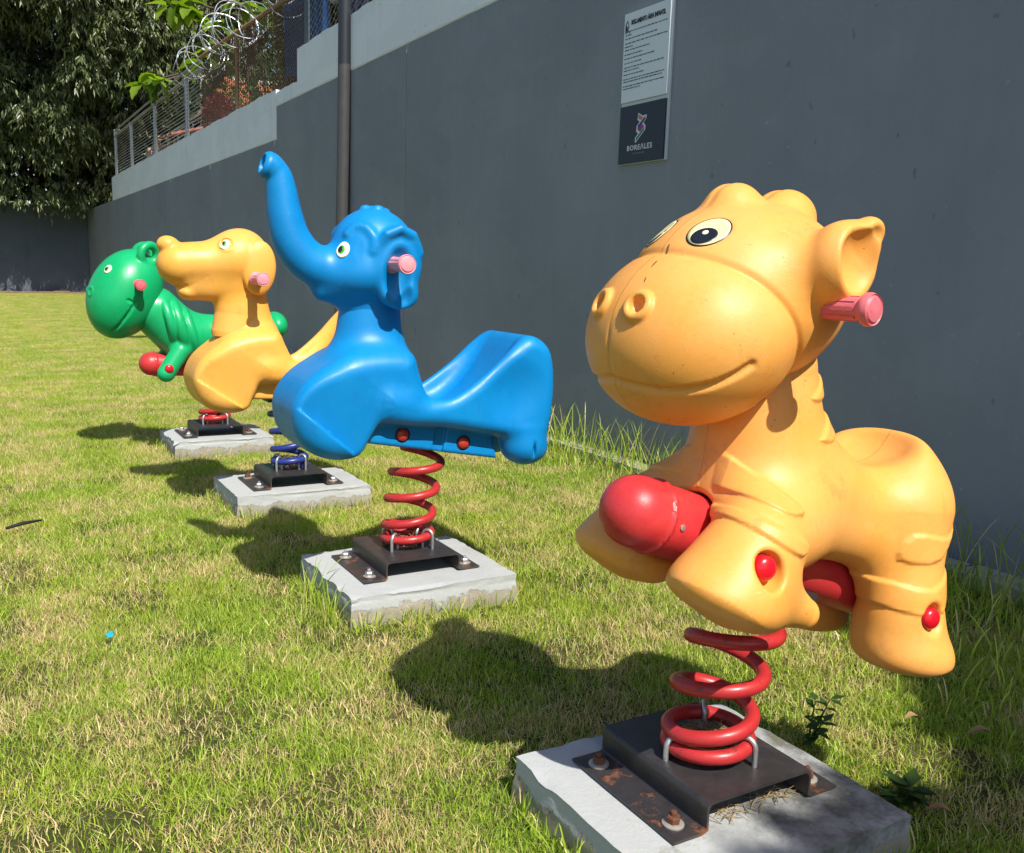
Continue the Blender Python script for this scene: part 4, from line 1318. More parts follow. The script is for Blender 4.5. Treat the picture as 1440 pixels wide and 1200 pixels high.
# dry hedge behind the rusty fence
def shrub(name, label, cat, boxes, n, Lr, mat, seed, stems=None, group=None):
    r = np.random.default_rng(seed)
    c0 = boxes[0][0]
    t = tag(empty(name, (float(c0[0]), float(c0[1]), 2.55)), label, cat, group)
    parts = []
    for c, rad, w in boxes:
        m = int(n*w)
        d = r.normal(size=(m, 3)); d /= np.linalg.norm(d, axis=1)[:, None]
        p = np.array(c) + d*np.array(rad)*(r.random((m, 1))**0.4)
        ax = d + r.normal(size=(m, 3))*0.7 + np.array([0, 0, 0.2])
        L = r.uniform(Lr[0], Lr[1], m)
        parts.append(leaf_cloud(p, ax, r.normal(size=(m, 3)), L, L*r.uniform(.3, .5, m)))
    leaf_obj('foliage', parts, mat, t)
    s = MB()
    for c, rad, w in boxes:
        for q in range(3):
            s.tube([(c[0]+random.uniform(-.15, .15), c[1]+random.uniform(-.2, .2), 2.5), (c[0]+random.uniform(-.3, .3), c[1]+random.uniform(-.4, .4), c[2]+rad[2]*0.6)], [0.03, 0.01], 6)
    s.build('stem', M['bark'], t)
    return t
M['bark'] = plain('grey_brown_bark', (0.085, 0.065, 0.05), 0.9, var=0.45, scale=18)
LM_DRY = leaf_mat('dry_hedge_leaf', (0.060, 0.055, 0.020), (0.16, 0.125, 0.055), dry=(0.28, 0.16, 0.07), trans=0.25)
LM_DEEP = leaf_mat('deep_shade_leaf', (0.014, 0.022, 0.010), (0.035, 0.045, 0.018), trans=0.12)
LM_RED = leaf_mat('red_leaf', (0.16, 0.02, 0.03), (0.30, 0.05, 0.07), trans=0.3)
LM_GRN = leaf_mat('garden_leaf', (0.03, 0.06, 0.015), (0.09, 0.14, 0.04), trans=0.3)
shrub('hedge', 'dry olive brown hedge pressed against the rusty fence', 'hedge',
      [((3.95, 10.9, 4.2), (0.28, 1.0, 1.7), .26), ((4.0, 12.2, 4.4), (0.28, 0.9, 1.5), .22), ((4.05, 13.2, 4.7), (0.28, 0.7, 1.0), .10), ((4.0, 13.0, 3.5), (0.2, 0.7, .45), .03), ((4.6, 15.3, 3.6), (0.25, .7, .5), .05), ((4.3, 9.6, 4.2), (.3, .9, 1.6), .14)], 44000, (0.05, 0.10), LM_DRY, 3)
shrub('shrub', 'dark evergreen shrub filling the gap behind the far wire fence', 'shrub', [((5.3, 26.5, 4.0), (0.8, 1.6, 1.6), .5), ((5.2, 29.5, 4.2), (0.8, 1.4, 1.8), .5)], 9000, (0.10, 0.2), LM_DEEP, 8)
shrub('shrub', 'dark red leaved shrub by the last steel post', 'shrub', [((3.70, 16.4, 3.55), (0.2, 0.5, 0.28), 1)], 1100, (0.05, 0.10), LM_RED, 4)
shrub('shrub', 'green leafy shrub behind the horizontal wire fence', 'shrub', [((4.4, 18.0, 3.6), (0.4, 0.8, 0.9), .6), ((4.6, 16.4, 3.9), (0.3, 0.6, 0.9), .4)], 2600, (0.06, 0.12), LM_GRN, 6)

# stacked boards and a railing behind the far fence
M['board_orange'] = plain('reddish_board', (0.36, 0.13, 0.08), 0.75, var=0.25, scale=5)
M['board_tan'] = plain('weathered_tan_board', (0.36, 0.26, 0.17), 0.8, var=0.3, scale=6)
bs = tag(empty('board_stack', (3.75, 21.5, 2.55)), 'heap of reddish and tan wooden boards behind the far fence', 'boards')
for i in range(9):
    b = MB()
    y = 19.6 + i*0.42
    if i < 4: b.obox((3.85, y, 3.62+0.02*i), (0.34, 0.02, 0.10), (0, 0.16, 0), (0, 0, 0.02))
    else:
        b.obox((3.66, y, 3.44+random.uniform(-.03, .12)), (0.05, 0, 0), (0.02, 0.30, 0.05*random.uniform(-1, 1)), (0, 0, 0.035))
    b.build('board', M['board_orange'] if i < 4 else M['board_tan'], bs)
for i in range(5):
    b = MB(); b.box(3.66+i*0.12, 3.71+i*0.12, 20.7+i*.03, 20.76+i*.03, 2.55, 3.56); b.build('upright', M['board_tan'], bs)
b = MB(); b.obox((3.66, 22.4, 3.50), (0.04, 0, 0), (0, 0.85, -0.17), (0, 0.01, 0.045)); b.build('plank', M['board_tan'], bs)
rl = tag(empty('railing', (4.6, 19.5, 2.55)), 'thin grey garden railing behind the heap of boards', 'railing')
b = MB(); b.tube([(4.15, 22.8, 3.98), (4.25, 17.5, 3.92)], 0.022, 8); b.build('rail', M['grey_steel'], rl)
for i in range(7):
    y = 17.7 + i*0.8
    b = MB(); b.tube([(4.22, y, 3.93), (4.22, y+0.15, 3.72), (4.22, y, 2.6)], 0.015, 6); b.build('bar', M['grey_steel'], rl)

# blue sheet and bright panel behind the top fence
M['blue_cloth'] = plain('blue_tarpaulin', (0.015, 0.075, 0.22), 0.6, var=0.3, scale=6)
M['navy_cloth'] = plain('navy_cloth', (0.02, 0.022, 0.06), 0.8, var=0.4, scale=9)
def cloth(name, label, cat, y0, y1, z0, z1, x, mat, amp):
    n, m = 44, 14; v = []; f = []
    for side in (0, 1):
        for i in range(n):
            for j in range(m):
                y = y0+(y1-y0)*i/(n-1); z = z0+(z1-z0)*j/(m-1)
                v.append((x + side*0.006 + amp*math.sin(y*21+z*2)*(1-0.4*j/m) + amp*.5*math.sin(y*47+1), y, z + 0.02*math.sin(y*9)))
    o = n*m
    for i in range(n-1):
        for j in range(m-1):
            a = i*m+j
            f.append((a, a+m, a+m+1, a+1)); f.append((o+a, o+a+1, o+a+m+1, o+a+m))
    for i in range(n-1):
        f.append((i*m+m-1, (i+1)*m+m-1, o+(i+1)*m+m-1, o+i*m+m-1)); f.append((i*m, o+i*m, o+(i+1)*m, (i+1)*m))
    return tag(mesh_obj(name, np.array(v), f, mat, None, True, (x, y0, z0)), label, cat)
cloth('tarpaulin', 'rumpled blue tarpaulin hanging behind the top chain link fence', 'tarpaulin', 10.5, 12.1, 3.4, 4.7, 3.60, M['blue_cloth'], 0.030)
cloth('cloth', 'dark navy cloth hanging between the tarpaulin and the pole', 'cloth', 9.6, 10.46, 3.4, 3.92, 3.72, M['navy_cloth'], 0.025)
M['beam'] = plain('grey_beam', (0.30, 0.30, 0.32), 0.7)
b = MB(); b.box(3.62, 3.70, 9.4, 10.48, 3.96, 4.06)
tag(b.build('beam', M['beam'], origin=(3.66, 9.4, 3.96)), 'grey horizontal beam above the dark cloth behind the pole', 'beam')
M['amber'] = plain('amber_panel', (0.75, 0.36, 0.03), 0.6, var=0.3, scale=12)
M['white_p'] = plain('white_panel', (0.75, 0.74, 0.70), 0.6, var=0.1)
pn = tag(empty('awning', (3.9, 9.4, 4.0)), 'amber and white awning just showing above the wall right of the pole', 'awning')
for i, (mm, dz) in enumerate(((M['white_p'], 0), (M['amber'], .02), (M['amber'], .0), (M['white_p'], .015), (M['navy_cloth'], 0))):
    b = MB(); b.obox((3.95, 9.80-i*0.22, 4.02+dz), (0.18, 0, 0.10), (0, 0.105, 0), (0, 0, 0.02)); b.build('stripe', mm, pn)

# ------------------------------------------------------------------ trees
def limb(mb, p0, p1, r0, r1, seg=6, wob=0.12):
    p0 = Vector(p0); p1 = Vector(p1)
    pts = [p0.lerp(p1, i/seg) + Vector((random.uniform(-wob, wob), random.uniform(-wob, wob), random.uniform(-wob, wob)*.5))*(0 if i in (0, seg) else 1) for i in range(seg+1)]
    mb.tube(pts, [r0+(r1-r0)*i/seg for i in range(seg+1)], 9)

LM_WILLOW = leaf_mat('narrow_willow_leaf', (0.055, 0.080, 0.026), (0.21, 0.25, 0.10), rough=0.36, trans=0.22, spec=0.6)
def drooping_tree(label, x0, x1, seed, boughs, trunk, yf=0.0, zmax=11.0, zmin=2.6):
    r = np.random.default_rng(seed)
    t = tag(empty('tree', (trunk[0], trunk[1], 0)), label, 'tree', 'trees beyond the far wall')
    mb = MB()
    limb(mb, (trunk[0], trunk[1], -0.2), (trunk[0]+.2, trunk[1]-.2, 5.0), 0.34, 0.22)
    for q in range(7):
        limb(mb, (trunk[0]+.1, trunk[1]-.1, r.uniform(3, 5)), (r.uniform(x0, x1), trunk[1]-r.uniform(1.5, 4.5), r.uniform(5, zmax-1)), 0.13, 0.03)
    autosmooth(mb.build('trunk', M['bark'], t))
    P = []; A = []; LL = []
    for b in range(boughs):
        x = r.uniform(x0, x1); z = zmin + 0.25 + (zmax-zmin)*r.random()
        yfr = 31.80 - 0.72*(z-0.45) + yf
        y = yfr + abs(r.normal())*0.9 + 0.5
        ns = int(r.integers(34, 60))
        c = np.array([x, y, z])
        rad = np.array([r.uniform(.5, 1.0), r.uniform(.4, .7), r.uniform(.35, .6)])
        d = r.normal(size=(ns, 3)); d /= np.linalg.norm(d, axis=1)[:, None]
        sp = c + d*rad*(r.random((ns, 1))**0.5)
        sp[:, 2] -= 0.25*((sp[:, 0]-x)**2)                       # boughs droop at their ends
        dirs = d*np.array([.6, .6, .2]) + np.array([0, -0.35, -0.55]) + r.normal(size=(ns, 3))*.2
        for k in range(9):
            s = k/8.0
            P.append(sp + dirs*0.28*s + r.normal(size=(ns, 3))*0.035)
            A.append(dirs*0.5 + r.normal(size=(ns, 3))*0.42 + np.array([0, 0, -0.75]))
            LL.append(r.uniform(0.12, 0.24, ns))
    P = np.concatenate(P); A = np.concatenate(A); LL = np.concatenate(LL)
    keep = (P[:, 2] > 2.0) & ~((P[:, 0] > 3.15) & (P[:, 1] < 26.4))
    keep &= ~((P[:, 2] < 2.75) & (P[:, 1] > 32.3)) & ~((P[:, 0] > 3.1) & (P[:, 2] < 2.7))
    P, A, LL = P[keep], A[keep], LL[keep]
    n = len(P)
    parts = [leaf_cloud(P, A, r.normal(size=(n, 3)) + np.array([0, -0.8, 0.8]), LL, LL*r.uniform(.17, .26, n))]
    leaf_obj('crown', parts, LM_WILLOW, t)
    # inner crown: bigger leaves close to the limbs, its shade put into their dark colour
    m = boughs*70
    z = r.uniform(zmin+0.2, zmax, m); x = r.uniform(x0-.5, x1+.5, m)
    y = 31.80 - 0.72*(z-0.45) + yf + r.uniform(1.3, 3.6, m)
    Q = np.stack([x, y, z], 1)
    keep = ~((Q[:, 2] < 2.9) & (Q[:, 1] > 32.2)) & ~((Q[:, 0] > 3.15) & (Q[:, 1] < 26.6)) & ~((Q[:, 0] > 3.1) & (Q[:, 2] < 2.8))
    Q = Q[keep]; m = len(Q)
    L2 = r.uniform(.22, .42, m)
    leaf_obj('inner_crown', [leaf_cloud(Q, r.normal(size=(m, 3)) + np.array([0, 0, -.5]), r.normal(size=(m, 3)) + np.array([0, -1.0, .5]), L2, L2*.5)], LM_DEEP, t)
    return t
drooping_tree('large dark tree of narrow drooping leaves over the corner of the walls', 0.2, 6.6, 21, 190, (3.9, 35.2))
drooping_tree('dark drooping tree over the end wall, cut by the left edge of the photo', -6.5, 0.2, 22, 150, (-3.2, 35.0))
def round_tree(label, c, rad, n, seed, mat, trunk, L=(.25, .5), name='tree', group='trees beyond the far wall'):
    r = np.random.default_rng(seed)
    t = tag(empty(name, (trunk[0], trunk[1], 0)), label, 'tree', group)
    mb = MB(); limb(mb, (trunk[0], trunk[1], -0.2), (c[0], c[1], c[2]), 0.3, 0.1)
    for q in range(6):
        d = r.normal(size=3); limb(mb, (c[0], c[1], c[2]-rad[2]*.4), (c[0]+d[0]*rad[0]*.5, c[1]+d[1]*rad[1]*.5, c[2]+abs(d[2])*rad[2]*.4), 0.1, 0.02)
    autosmooth(mb.build('trunk', M['bark'], t))
    d = r.normal(size=(n, 3)); d /= np.linalg.norm(d, axis=1)[:, None]
    lump = 1 + 0.22*np.sin(d[:, 0]*7+seed)*np.sin(d[:, 2]*6+1) + 0.15*np.sin(d[:, 1]*9)
    p = np.array(c) + d*np.array(rad)*(r.random((n, 1))**0.33)*lump[:, None]
    LL = r.uniform(L[0], L[1], n)
    leaf_obj('crown', [leaf_cloud(p, d + r.normal(size=(n, 3))*.6 + np.array([0, 0, -.3]), d + r.normal(size=(n, 3))*.5, LL, LL*r.uniform(.35, .55, n))], mat, t)
    return t
LM_BACK = leaf_mat('far_tree_leaf', (0.018, 0.028, 0.012), (0.05, 0.06, 0.022), trans=0.18)
round_tree('tall dark tree behind the drooping tree, above the corner', (5.5, 40, 8.5), (5.5, 3, 7), 16000, 31, LM_BACK, (5.5, 40.5))
round_tree('tall dark tree behind the end wall at the left edge', (-4, 41, 8.5), (6, 3, 7), 14000, 32, LM_BACK, (-4, 41.5))
round_tree('dark tree behind the brown house, right of the corner', (11.5, 36, 8), (4.5, 3, 6.0), 9000, 33, LM_BACK, (11.5, 36.5))
# low lit shrub leaves just over the end wall
r9 = np.random.default_rng(77)
for lab, x in (('yellow green leaves of a low plant peeping over the end wall', 1.0), ('olive leafy plant on top of the end wall near the corner', 2.45)):
    t = tag(empty('plant', (x, 32.9, 0)), lab, 'plant')
    m = 150; P = np.stack([x + r9.normal(size=m)*.28, 32.75 + r9.random(m)*.4, 2.62 + r9.random(m)*.45], 1)
    L = r9.uniform(.1, .24, m)
    leaf_obj('foliage', [leaf_cloud(P, r9.normal(size=(m, 3))+np.array([0, -.4, .5]), r9.normal(size=(m, 3)), L, L*.3)], LM_GRN, t)
    b = MB(); b.tube([(x, 32.95, -0.1), (x+.05, 32.9, 2.9)], 0.03, 6); b.build('stem', M['bark'], t)

# broad-leaved tree reaching over the fence: every large leaf is its own piece
def big_leaf_mesh():
    n = 9; v = []; f = []
    for i in range(n):
        s = i/(n-1)
        w = 0.5*math.sin(math.pi*s**0.75)**0.8*0.62 if 0 < s < 1 else 0.012
        zc = -0.18*s*s
        for q, u in enumerate((-1, -.5, 0, .5, 1)):
            v.append((w*u + 0.012*math.sin(i*2.3+u*3), s, zc + abs(u)*w*0.30 + 0.015*math.sin(s*22)*abs(u)))
    for i in range(n-1):
        for q in range(4):
            a = i*5+q; f.append((a, a+1, a+6, a+5))
    me = raw_mesh('leaf', np.array(v), f, None, True)
    return me
def biglm(name, c):
    k = NT(name)
    c_ = k.mix(k.noise(6.0), tuple(q*.75 for q in c), tuple(q*1.2 for q in c))
    p = k.principled(c_, 0.4, spec=.4); t = k.n('ShaderNodeBsdfTranslucent'); k.l(k.mix(1.0, c_, (1.6, 1.7, .4), 'MULTIPLY'), t.inputs['Color'])
    m = k.n('ShaderNodeMixShader'); m.inputs[0].default_value = .5; k.l(p.outputs[0], m.inputs[1]); k.l(t.outputs[0], m.inputs[2]); k.l(m.outputs[0], k.out.inputs['Surface'])
    return k.m
blm = [biglm('fresh_leaf', (0.20, 0.30, 0.03)), biglm('mid_leaf', (0.12, 0.20, 0.025)), biglm('old_leaf', (0.05, 0.09, 0.018))]
leaf_variants = []
for m in blm:
    me = big_leaf_mesh(); me.materials.append(m); leaf_variants.append(me)
bt = tag(empty('broadleaf_tree', (5.6, 20.6, 2.5)), 'bright broad-leaved tree reaching over the razor wire', 'tree')
tb = MB()
limb(tb, (5.6, 20.6, 2.3), (5.2, 20.2, 6.2), 0.16, 0.09)
clusters = [((3.22, 19, 4.42), 9), ((3.02, 19.1, 4.30), 5), ((3.80, 19, 5.80), 10), ((3.5, 19.1, 5.75), 7), ((4.1, 19.0, 5.62), 7), ((4.05, 19, 4.85), 10), ((4.35, 19.1, 5.15), 9), ((4.2, 19.0, 5.0), 7),
            ((4.75, 19, 5.98), 9), ((5.3, 19.1, 6.05), 8), ((4.6, 19.3, 5.6), 8), ((3.9, 19.2, 6.3), 10), ((4.9, 19.2, 6.6), 12), ((3.3, 19.3, 6.2), 8), ((5.8, 19.6, 6.5), 10)]
rl_ = random.Random(4)
for c, n in clusters:
    limb(tb, (5.2+rl_.uniform(-.2, .2), 20.2, rl_.uniform(5.2, 6.2)), c, 0.035, 0.010, 5, 0.08)
autosmooth(tb.build('trunk', M['bark'], bt))
for c, n in clusters:
    for i in range(n):
        az = rl_.uniform(0, 6.28); el = rl_.uniform(-1.25, 0.1)
        q = Vector((math.cos(az)*math.cos(el), math.sin(az)*math.cos(el)*.8-.15, math.sin(el))).to_track_quat('Y', 'Z')
        o = link('leaf', leaf_variants[rl_.choice((0, 0, 1, 1, 2))], bt, Vector(c) + Vector((rl_.uniform(-.08, .08), rl_.uniform(-.1, .1), rl_.uniform(-.08, .08))) - Vector((5.6, 20.6, 2.5)))
        s = rl_.uniform(0.34, 0.54)
        o.rotation_mode = 'QUATERNION'; o.rotation_quaternion = q; o.scale = (s, s, s)

# tree behind the photographer, whose shade reaches the near right corner
def shade_tree():
    r = np.random.default_rng(5)
    t = tag(empty('shade_tree', (2.9, -6.2, 0)), 'tree behind the viewer shading the near right corner of the lawn', 'tree')
    mb = MB(); limb(mb, (2.9, -6.2, -.2), (2.8, -5.6, 4.0), .2, .12)
    for q in range(9): limb(mb, (2.8, -5.6, 3.6), (r.uniform(1.4, 4.2), r.uniform(-5.6, -2.6), r.uniform(3.8, 5.6)), .06, .015)
    autosmooth(mb.build('trunk', M['bark'], t))
    n = 42000
    z = r.uniform(3.4, 5.8, n); x = r.uniform(1.15, 4.8, n)
    lump = 0.035*np.sin(x*9.0) + 0.035*np.sin(x*23+1) + 0.025*np.sin(x*47)
    edge = np.where(x < 2.05, 1.07, 1.07 + np.clip((x-2.05)/0.8, 0, 1)*1.35) + lump
    g = edge - r.random(n)*2.7
    y = g - 0.84*z
    keep = (x < 2.2) | (np.sin(x*7+y*3)+np.sin(z*5+y*4+x*2) > -0.75)
    P = np.stack([x, y, z], 1)[keep]; m = len(P)
    L = r.uniform(.12, .20, m)
    leaf_obj('crown', [leaf_cloud(P, r.normal(size=(m, 3)), r.normal(size=(m, 3))*.6+np.array([0, -.84, 1.0]), L, L*.55)], LM_GRN, t)
shade_tree()

# ------------------------------------------------------------------ lawn grass (tiles of blades scattered by geometry nodes)
def blades(n, R, hmin, hmax, wmin, wmax, r, lean=0.9, flat=0.25, seg=2):
    a = r.uniform(0, 2*np.pi, n); q = R*np.sqrt(r.random(n))
    root = np.stack([q*np.cos(a), q*np.sin(a), np.full(n, -0.004)], 1)
    h = r.uniform(hmin, hmax, n); w = r.uniform(wmin, wmax, n)
    th = r.uniform(0, 2*np.pi, n); ln = np.abs(r.normal(size=n))*lean*0.55 + 0.1
    fl = r.random(n) < flat
    ln = np.where(fl, r.uniform(1.5, 4.0, n), ln)
    h = np.where(fl, h*0.45, h)
    dirv = np.stack([np.cos(th), np.sin(th), np.zeros(n)], 1)
    sa = r.uniform(0, 2*np.pi, n)
    side = np.stack([np.cos(sa), np.sin(sa), np.zeros(n)], 1)
    V = []
    for k in range(seg):
        s = k/seg
        c = root + dirv*(h*ln*s**1.6)[:, None] + np.array([0, 0, 1])*(h*(s - 0.12*s*s))[:, None]
        ww = (w*(1-0.35*s))[:, None]*0.5
        V += [c - side*ww, c + side*ww]
    V.append(root + dirv*(h*ln)[:, None] + np.array([0, 0, 1])*(h*0.86)[:, None])
    nv = 2*seg+1
    V = np.stack(V, 1).reshape(-1, 3)
    i = np.arange(n)*nv
    F = []
    for k in range(seg-1):
        F += [np.stack([i+2*k, i+2*k+1, i+2*k+3], 1), np.stack([i+2*k, i+2*k+3, i+2*k+2], 1)]
    F.append(np.stack([i+2*seg-2, i+2*seg-1, i+2*seg], 1))
    col = np.ones((n, 4)); col[:, 0] = r.random(n); col[:, 1] = np.where(fl, r.random(n)*0.6, r.random(n)); col[:, 2] = r.random(n)
    return V, np.concatenate(F), np.repeat(col, nv, axis=0)

def grass_mat():
    k = NT('grass_blade')
    at = k.n('ShaderNodeAttribute', attribute_name='rnd')
    sp = k.n('ShaderNodeSeparateColor'); k.l(at.outputs['Color'], sp.inputs[0])
    P = k.n('ShaderNodeNewGeometry').outputs['Position']
    g = k.mix(sp.outputs[0], GR0, GR1)
    g = k.mix(k.ramp(k.noise(0.9, 4, 0.6, vec=P), 0.4, 0.65), g, k.mix(sp.outputs[0], GR2, GR3))
    d = k.mix(sp.outputs[2], DR0, DR1)
    patch = k.noise(2.6, 6, 0.68, vec=P)
    thr = k.ramp(patch, 0.42, 0.64, (0.05,)*3+(1,), (0.78,)*3+(1,))
    isdry = k.math('LESS_THAN', sp.outputs[1], thr)
    c = k.mix(isdry, g, d)
    p = k.principled(c, 0.5, spec=0.35)
    t = k.n('ShaderNodeBsdfTranslucent'); k.l(k.mix(1.0, c, (1.2, 1.25, 0.7), 'MULTIPLY'), t.inputs['Color'])
    m = k.n('ShaderNodeMixShader'); m.inputs[0].default_value = 0.24
    k.l(p.outputs[0], m.inputs[1]); k.l(t.outputs[0], m.inputs[2]); k.l(m.outputs[0], k.out.inputs['Surface'])
    return k.m
GR0, GR1 = (0.17, 0.29, 0.020), (0.42, 0.56, 0.060)
GR2, GR3 = (0.24, 0.33, 0.026), (0.54, 0.61, 0.080)
DR0, DR1 = (0.46, 0.34, 0.13), (0.88, 0.72, 0.38)
M['grass'] = grass_mat()
tiles = bpy.data.collections.new('grass_tiles')
rg_ = np.random.default_rng(99)
for i in range(5):
    V, F, Cc = blades(9500, 0.37, 0.011, 0.040, 0.0012, 0.0027, rg_, flat=0.28)
    me = raw_mesh('grass_tile', V, F, M['grass'])
    vcol(me, 'rnd', Cc)
    tiles.objects.link(bpy.data.objects.new('grass_tile', me))

def scatter(name, pts, label, coll, smin, smax):
    me = bpy.data.meshes.new(name); me.from_pydata([tuple(p) for p in pts], [], [])
    o = link(name, me)
    tag(o, label, 'grass', kind='stuff')
    ng = bpy.data.node_groups.new(name, 'GeometryNodeTree')
    ng.interface.new_socket('Geometry', in_out='INPUT', socket_type='NodeSocketGeometry')
    ng.interface.new_socket('Geometry', in_out='OUTPUT', socket_type='NodeSocketGeometry')
    gi = ng.nodes.new('NodeGroupInput'); go = ng.nodes.new('NodeGroupOutput')
    ip = ng.nodes.new('GeometryNodeInstanceOnPoints')
    ci = ng.nodes.new('GeometryNodeCollectionInfo')
    ci.inputs['Collection'].default_value = coll
    ci.inputs['Separate Children'].default_value = True
    ci.inputs['Reset Children'].default_value = True
    rr = ng.nodes.new('FunctionNodeRandomValue'); rr.data_type = 'FLOAT_VECTOR'
    rr.inputs[0].default_value = (0, 0, 0); rr.inputs[1].default_value = (0, 0, 6.283)
    rs = ng.nodes.new('FunctionNodeRandomValue'); rs.data_type = 'FLOAT'
    rs.inputs[2].default_value = smin; rs.inputs[3].default_value = smax
    ip.inputs['Pick Instance'].default_value = True
    L = ng.links.new
    L(gi.outputs[0], ip.inputs['Points']); L(ci.outputs[0], ip.inputs['Instance'])
    L(rr.outputs[0], ip.inputs['Rotation']); L(rs.outputs[1], ip.inputs['Scale']); L(ip.outputs[0], go.inputs[0])
    md = o.modifiers.new('scatter', 'NODES'); md.node_group = ng
    return o
pts = []
st = 0.46
for i in range(int((3.15+5)/st)+1):
    for j in range(int(33/st)):
        x = -5 + i*st + random.uniform(-.08, .08); y = -0.6 + j*st + random.uniform(-.08, .08)
        if y > 31.6 or x > 3.12: continue
        if x < -2.5 and y < 3: continue
        pts.append((x, y, 0.25*(0.010*math.sin(x*1.7+0.6)*math.sin(y*1.1) + 0.006*math.sin(x*4.1+y*3.3))))
scatter('lawn_grass', pts, 'mown lawn grass, green with straw coloured dry patches', tiles, 0.85, 1.25)

# long grass along the wall and round the blocks
def tall(n, xs, ys, hmin, hmax, r, w=(0.003, 0.0065), lean=0.55):
    V, F, Cc = blades(n, 1.0, hmin, hmax, w[0], w[1], r, lean=lean, flat=0.06, seg=6)
    nv = 13
    x = xs(n); y = ys(n)
    c = V.reshape(n, nv, 3)
    root = c[:, :2].mean(1)
    c = c - root[:, None, :] + np.stack([x, y, np.zeros(n)], 1)[:, None, :]
    Cc = Cc.copy(); Cc[:, 1] = np.repeat(np.where(r.random(n) < .12, 0.0, 0.95), nv)
    return c.reshape(-1, 3), F, Cc
rt = np.random.default_rng(12)
bits = [tall(420, lambda n: 3.23 - np.abs(rt.normal(size=n))*.13, lambda n: rt.uniform(3.3, 5.3, n), .10, .40, rt),
        tall(900, lambda n: 3.20 - np.abs(rt.normal(size=n))*.22, lambda n: rt.uniform(2.6, 5.6, n), .05, .16, rt),
        tall(380, lambda n: 3.22 - np.abs(rt.normal(size=n))*.16, lambda n: rt.uniform(0.6, 2.5, n), .10, .42, rt),
        tall(1700, lambda n: 3.15 - np.abs(rt.normal(size=n))*.32, lambda n: rt.uniform(0.4, 2.7, n), .05, .15, rt),
        tall(500, lambda n: 3.22 - np.abs(rt.normal(size=n))*.12, lambda n: rt.uniform(5.5, 12, n), .05, .22, rt),
        tall(900, lambda n: 2.1 + rt.random(n)*1.0, lambda n: rt.uniform(0.5, 2.2, n), .035, .09, rt)]
for (x0, x1, y0, y1), n, hh in (((0.938, 1.503, 1.025, 1.55), 620, .085), ((0.958, 1.537, 2.588, 3.085), 560, .08), ((0.955, 1.563, 3.99, 4.435), 420, .075), ((0.948, 1.50, 5.375, 5.84), 200, .08)):
    side = rt.integers(0, 4, n); u = rt.random(n); off = np.abs(rt.normal(size=n))*0.025 + 0.008
    X = np.where(side == 0, x0-off, np.where(side == 1, x1+off, x0+(x1-x0)*u))
    Y = np.where(side == 2, y0-off, np.where(side == 3, y1+off, y0+(y1-y0)*u))
    bits.append(tall(n, lambda n_: X, lambda n_: Y, .03, hh, rt, w=(.0025, .0045)))
bits.append(tall(46, lambda n: 0.93 - np.abs(rt.normal(size=n))*.03, lambda n: 2.62 + rt.random(n)*.28, .10, .20, rt, w=(.003, .005)))
off = 0; Fs = []
for v, f, c in bits: Fs.append(f+off); off += len(v)
tg = mesh_obj('tall_grass', np.concatenate([b[0] for b in bits]), np.concatenate(Fs), M['grass'])
vcol(tg.data, 'rnd', np.concatenate([b[2] for b in bits]))
tag(tg, 'long uncut grass blades along the wall foot and round the blocks', 'grass', kind='stuff')

# dry straw caught in the springs and under the near bracket
M['straw'] = plain('dry_straw', (0.27, 0.19, 0.085), 0.8, var=0.45, scale=60)
def straw(name, label, c, rad, n, seed):
    r = random.Random(seed); b = MB()
    for i in range(n):
        a = r.uniform(0, 6.28); q = math.sqrt(r.random())
        p = Vector((c[0]+rad[0]*q*math.cos(a), c[1]+rad[1]*q*math.sin(a), c[2]+r.uniform(0, rad[2])))
        d = Vector((r.uniform(-1, 1), r.uniform(-1, 1), r.uniform(-.25, .3))).normalized()*r.uniform(.010, .030)
        b.tube([p-d, p + Vector((0, 0, r.uniform(-.004, .008))), p+d], [0.0008, 0.0011, 0.0005], 3, cap=False)
    return tag(b.build(name, M['straw'], None, False, c), label, 'straw', kind='stuff')
straw('straw', 'nest of dry straw lying inside the nearest red spring', (1.235, 1.30, 0.168), (.055, .055, .03), 260, 1)
straw('straw', 'dry straw blown under the nearest black bracket', (1.25, 1.185, 0.104), (.11, .020, .001), 45, 2)
straw('straw', 'wisps of straw inside the dark blue spring', (1.25, 4.21, 0.168), (.05, .05, .05), 90, 3)
straw('straw', 'wisps of straw inside the spring of the elephant', (1.255, 2.85, 0.168), (.05, .05, .02), 70, 4)

# small things lying or growing on the lawn
wl = [leaf_mat('weed_leaf', (0.03, 0.07, 0.015), (0.07, 0.13, 0.03))]
def weed(label, c, stems, leaf_len, seed, hgt):
    r = np.random.default_rng(seed); t = tag(empty('weed', c), label, 'weed')
    wme = []
    for s in range(stems):
        a = r.uniform(0, 6.28); tip = np.array(c) + np.array([math.cos(a)*hgt*.4, math.sin(a)*hgt*.4, hgt*r.uniform(.7, 1.1)])
        b = MB(); b.tube([c, tuple((np.array(c)+tip)/2 + np.array([0, 0, .01])), tuple(tip)], [.003, .0025, .0012], 5); b.build('stem', wl[0], t)
        for q in range(5):
            f = 0.35 + 0.65*q/4
            p = np.array(c) + (tip-np.array(c))*f
            n = 2 if q < 4 else 3
            ang = r.uniform(0, 6.28, n); L = leaf_len*r.uniform(.7, 1.15, n)
            ax = np.stack([np.cos(ang), np.sin(ang), r.uniform(-.2, .5, n)], 1)
            V, F = leaf_cloud(np.repeat(p[None], n, 0), ax, np.repeat(np.array([[0, 0, 1.]]), n, 0), L, L*.5, .12)
            o = mesh_obj('leaf', V, F, wl[0], t); vcol(o.data, 'rnd', np.repeat(np.concatenate([r.random((n, 3)), np.ones((n, 1))], 1), 4, axis=0))
    return t
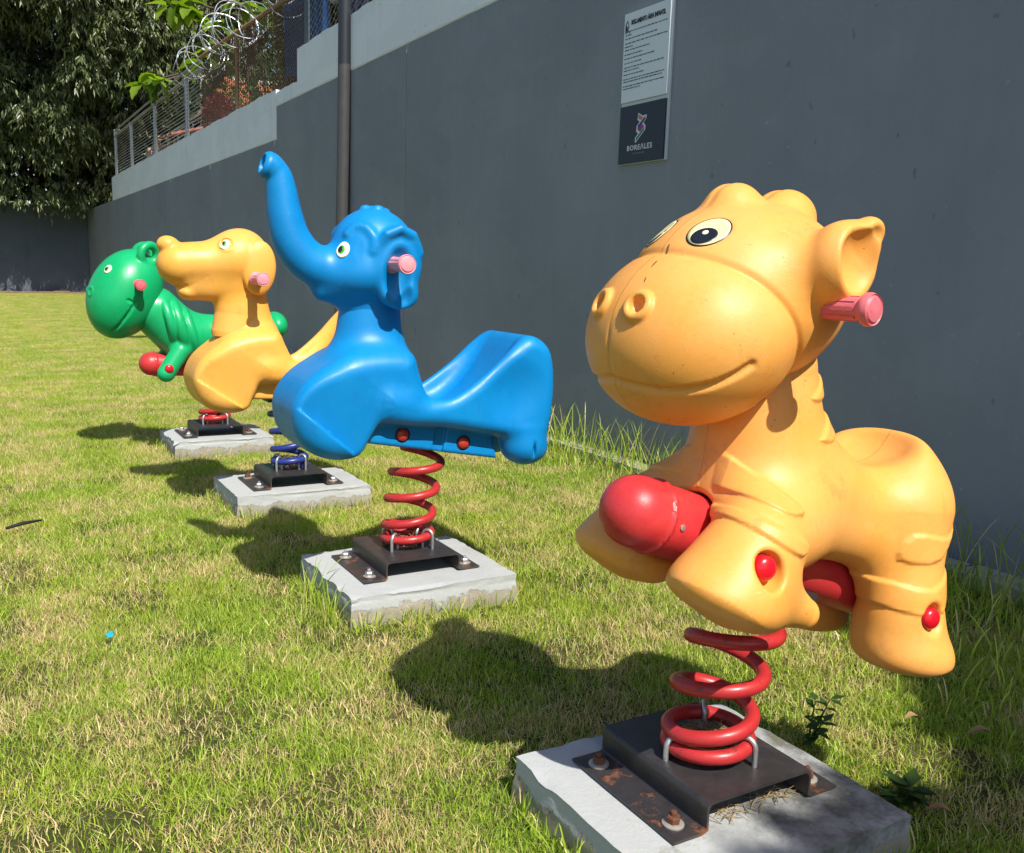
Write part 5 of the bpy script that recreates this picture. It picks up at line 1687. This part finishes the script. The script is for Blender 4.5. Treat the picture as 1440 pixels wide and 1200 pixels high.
weed('small dark leafy weed beside the nearest concrete block', (1.665, 1.42, 0.0), 3, 0.040, 3, 0.13)
weed('low broad-leaved weed at the right corner of the nearest block', (1.66, 1.16, 0.0), 3, 0.06, 5, 0.05)
M['twig'] = plain('black_twig', (0.012, 0.011, 0.010), 0.8)
b = MB(); b.tube([(0.07, 4.065, 0.040), (0.13, 4.095, 0.046), (0.20, 4.135, 0.042)], [0.006, 0.008, 0.004], 7)
tag(b.build('twig', M['twig'], None, True, (0.13, 4.095, 0.04)), 'thin black twig lying on the lawn by the left edge', 'twig')
M['scrap'] = plain('turquoise_plastic', (0.02, 0.36, 0.50), 0.4)
b = MB(); b.obox((0.292, 2.76, 0.038), (0.008, 0.002, 0.003), (-0.002, 0.010, 0.002), (-.0006, 0, 0.0012)); b.obox((0.299, 2.766, 0.041), (0.005, -0.002, 0.003), (0.002, 0.007, -.001), (0, 0, .001))
tag(b.build('plastic_scrap', M['scrap'], None, False, (0.292, 2.76, 0.038)), 'tiny turquoise scrap of plastic lying in the grass', 'litter')
M['dead_leaf'] = plain('dead_leaf', (0.30, 0.17, 0.09), 0.8, var=0.4, scale=40)
for i, (x, y, lab) in enumerate(((1.97, 1.36, 'pale brown dead leaf on the grass right of the near weed'), (1.66, 1.07, 'brown dead leaf at the shaded corner of the nearest block'), (2.25, 1.55, 'dead leaf lying in the grass below the hind hoof'),
                                 (2.05, 1.24, 'curled dead leaf at the edge of the shade at right'), (2.62, 3.98, 'orange dead leaf in the grass near the wall'))):
    s = random.uniform(.022, .032); a = random.uniform(0, 6.28)
    v = []
    for q in range(7):
        u = q/6; w = math.sin(math.pi*u)*.38+.03
        for k in (-1, 0, 1):
            px, py = (u-.5)*2, k*w
            v.append((x + s*(px*math.cos(a)-py*math.sin(a)), y + s*(px*math.sin(a)+py*math.cos(a)), .040 + s*(.35*abs(k)*w*2 + .2*math.sin(u*5))))
    f = [(q*3+k, q*3+k+1, q*3+k+4, q*3+k+3) for q in range(6) for k in (0, 1)]
    tag(mesh_obj('dead_leaf', np.array(v), f, M['dead_leaf'], None, True, (x, y, .04)), lab, 'leaf', 'dead leaves on the lawn')
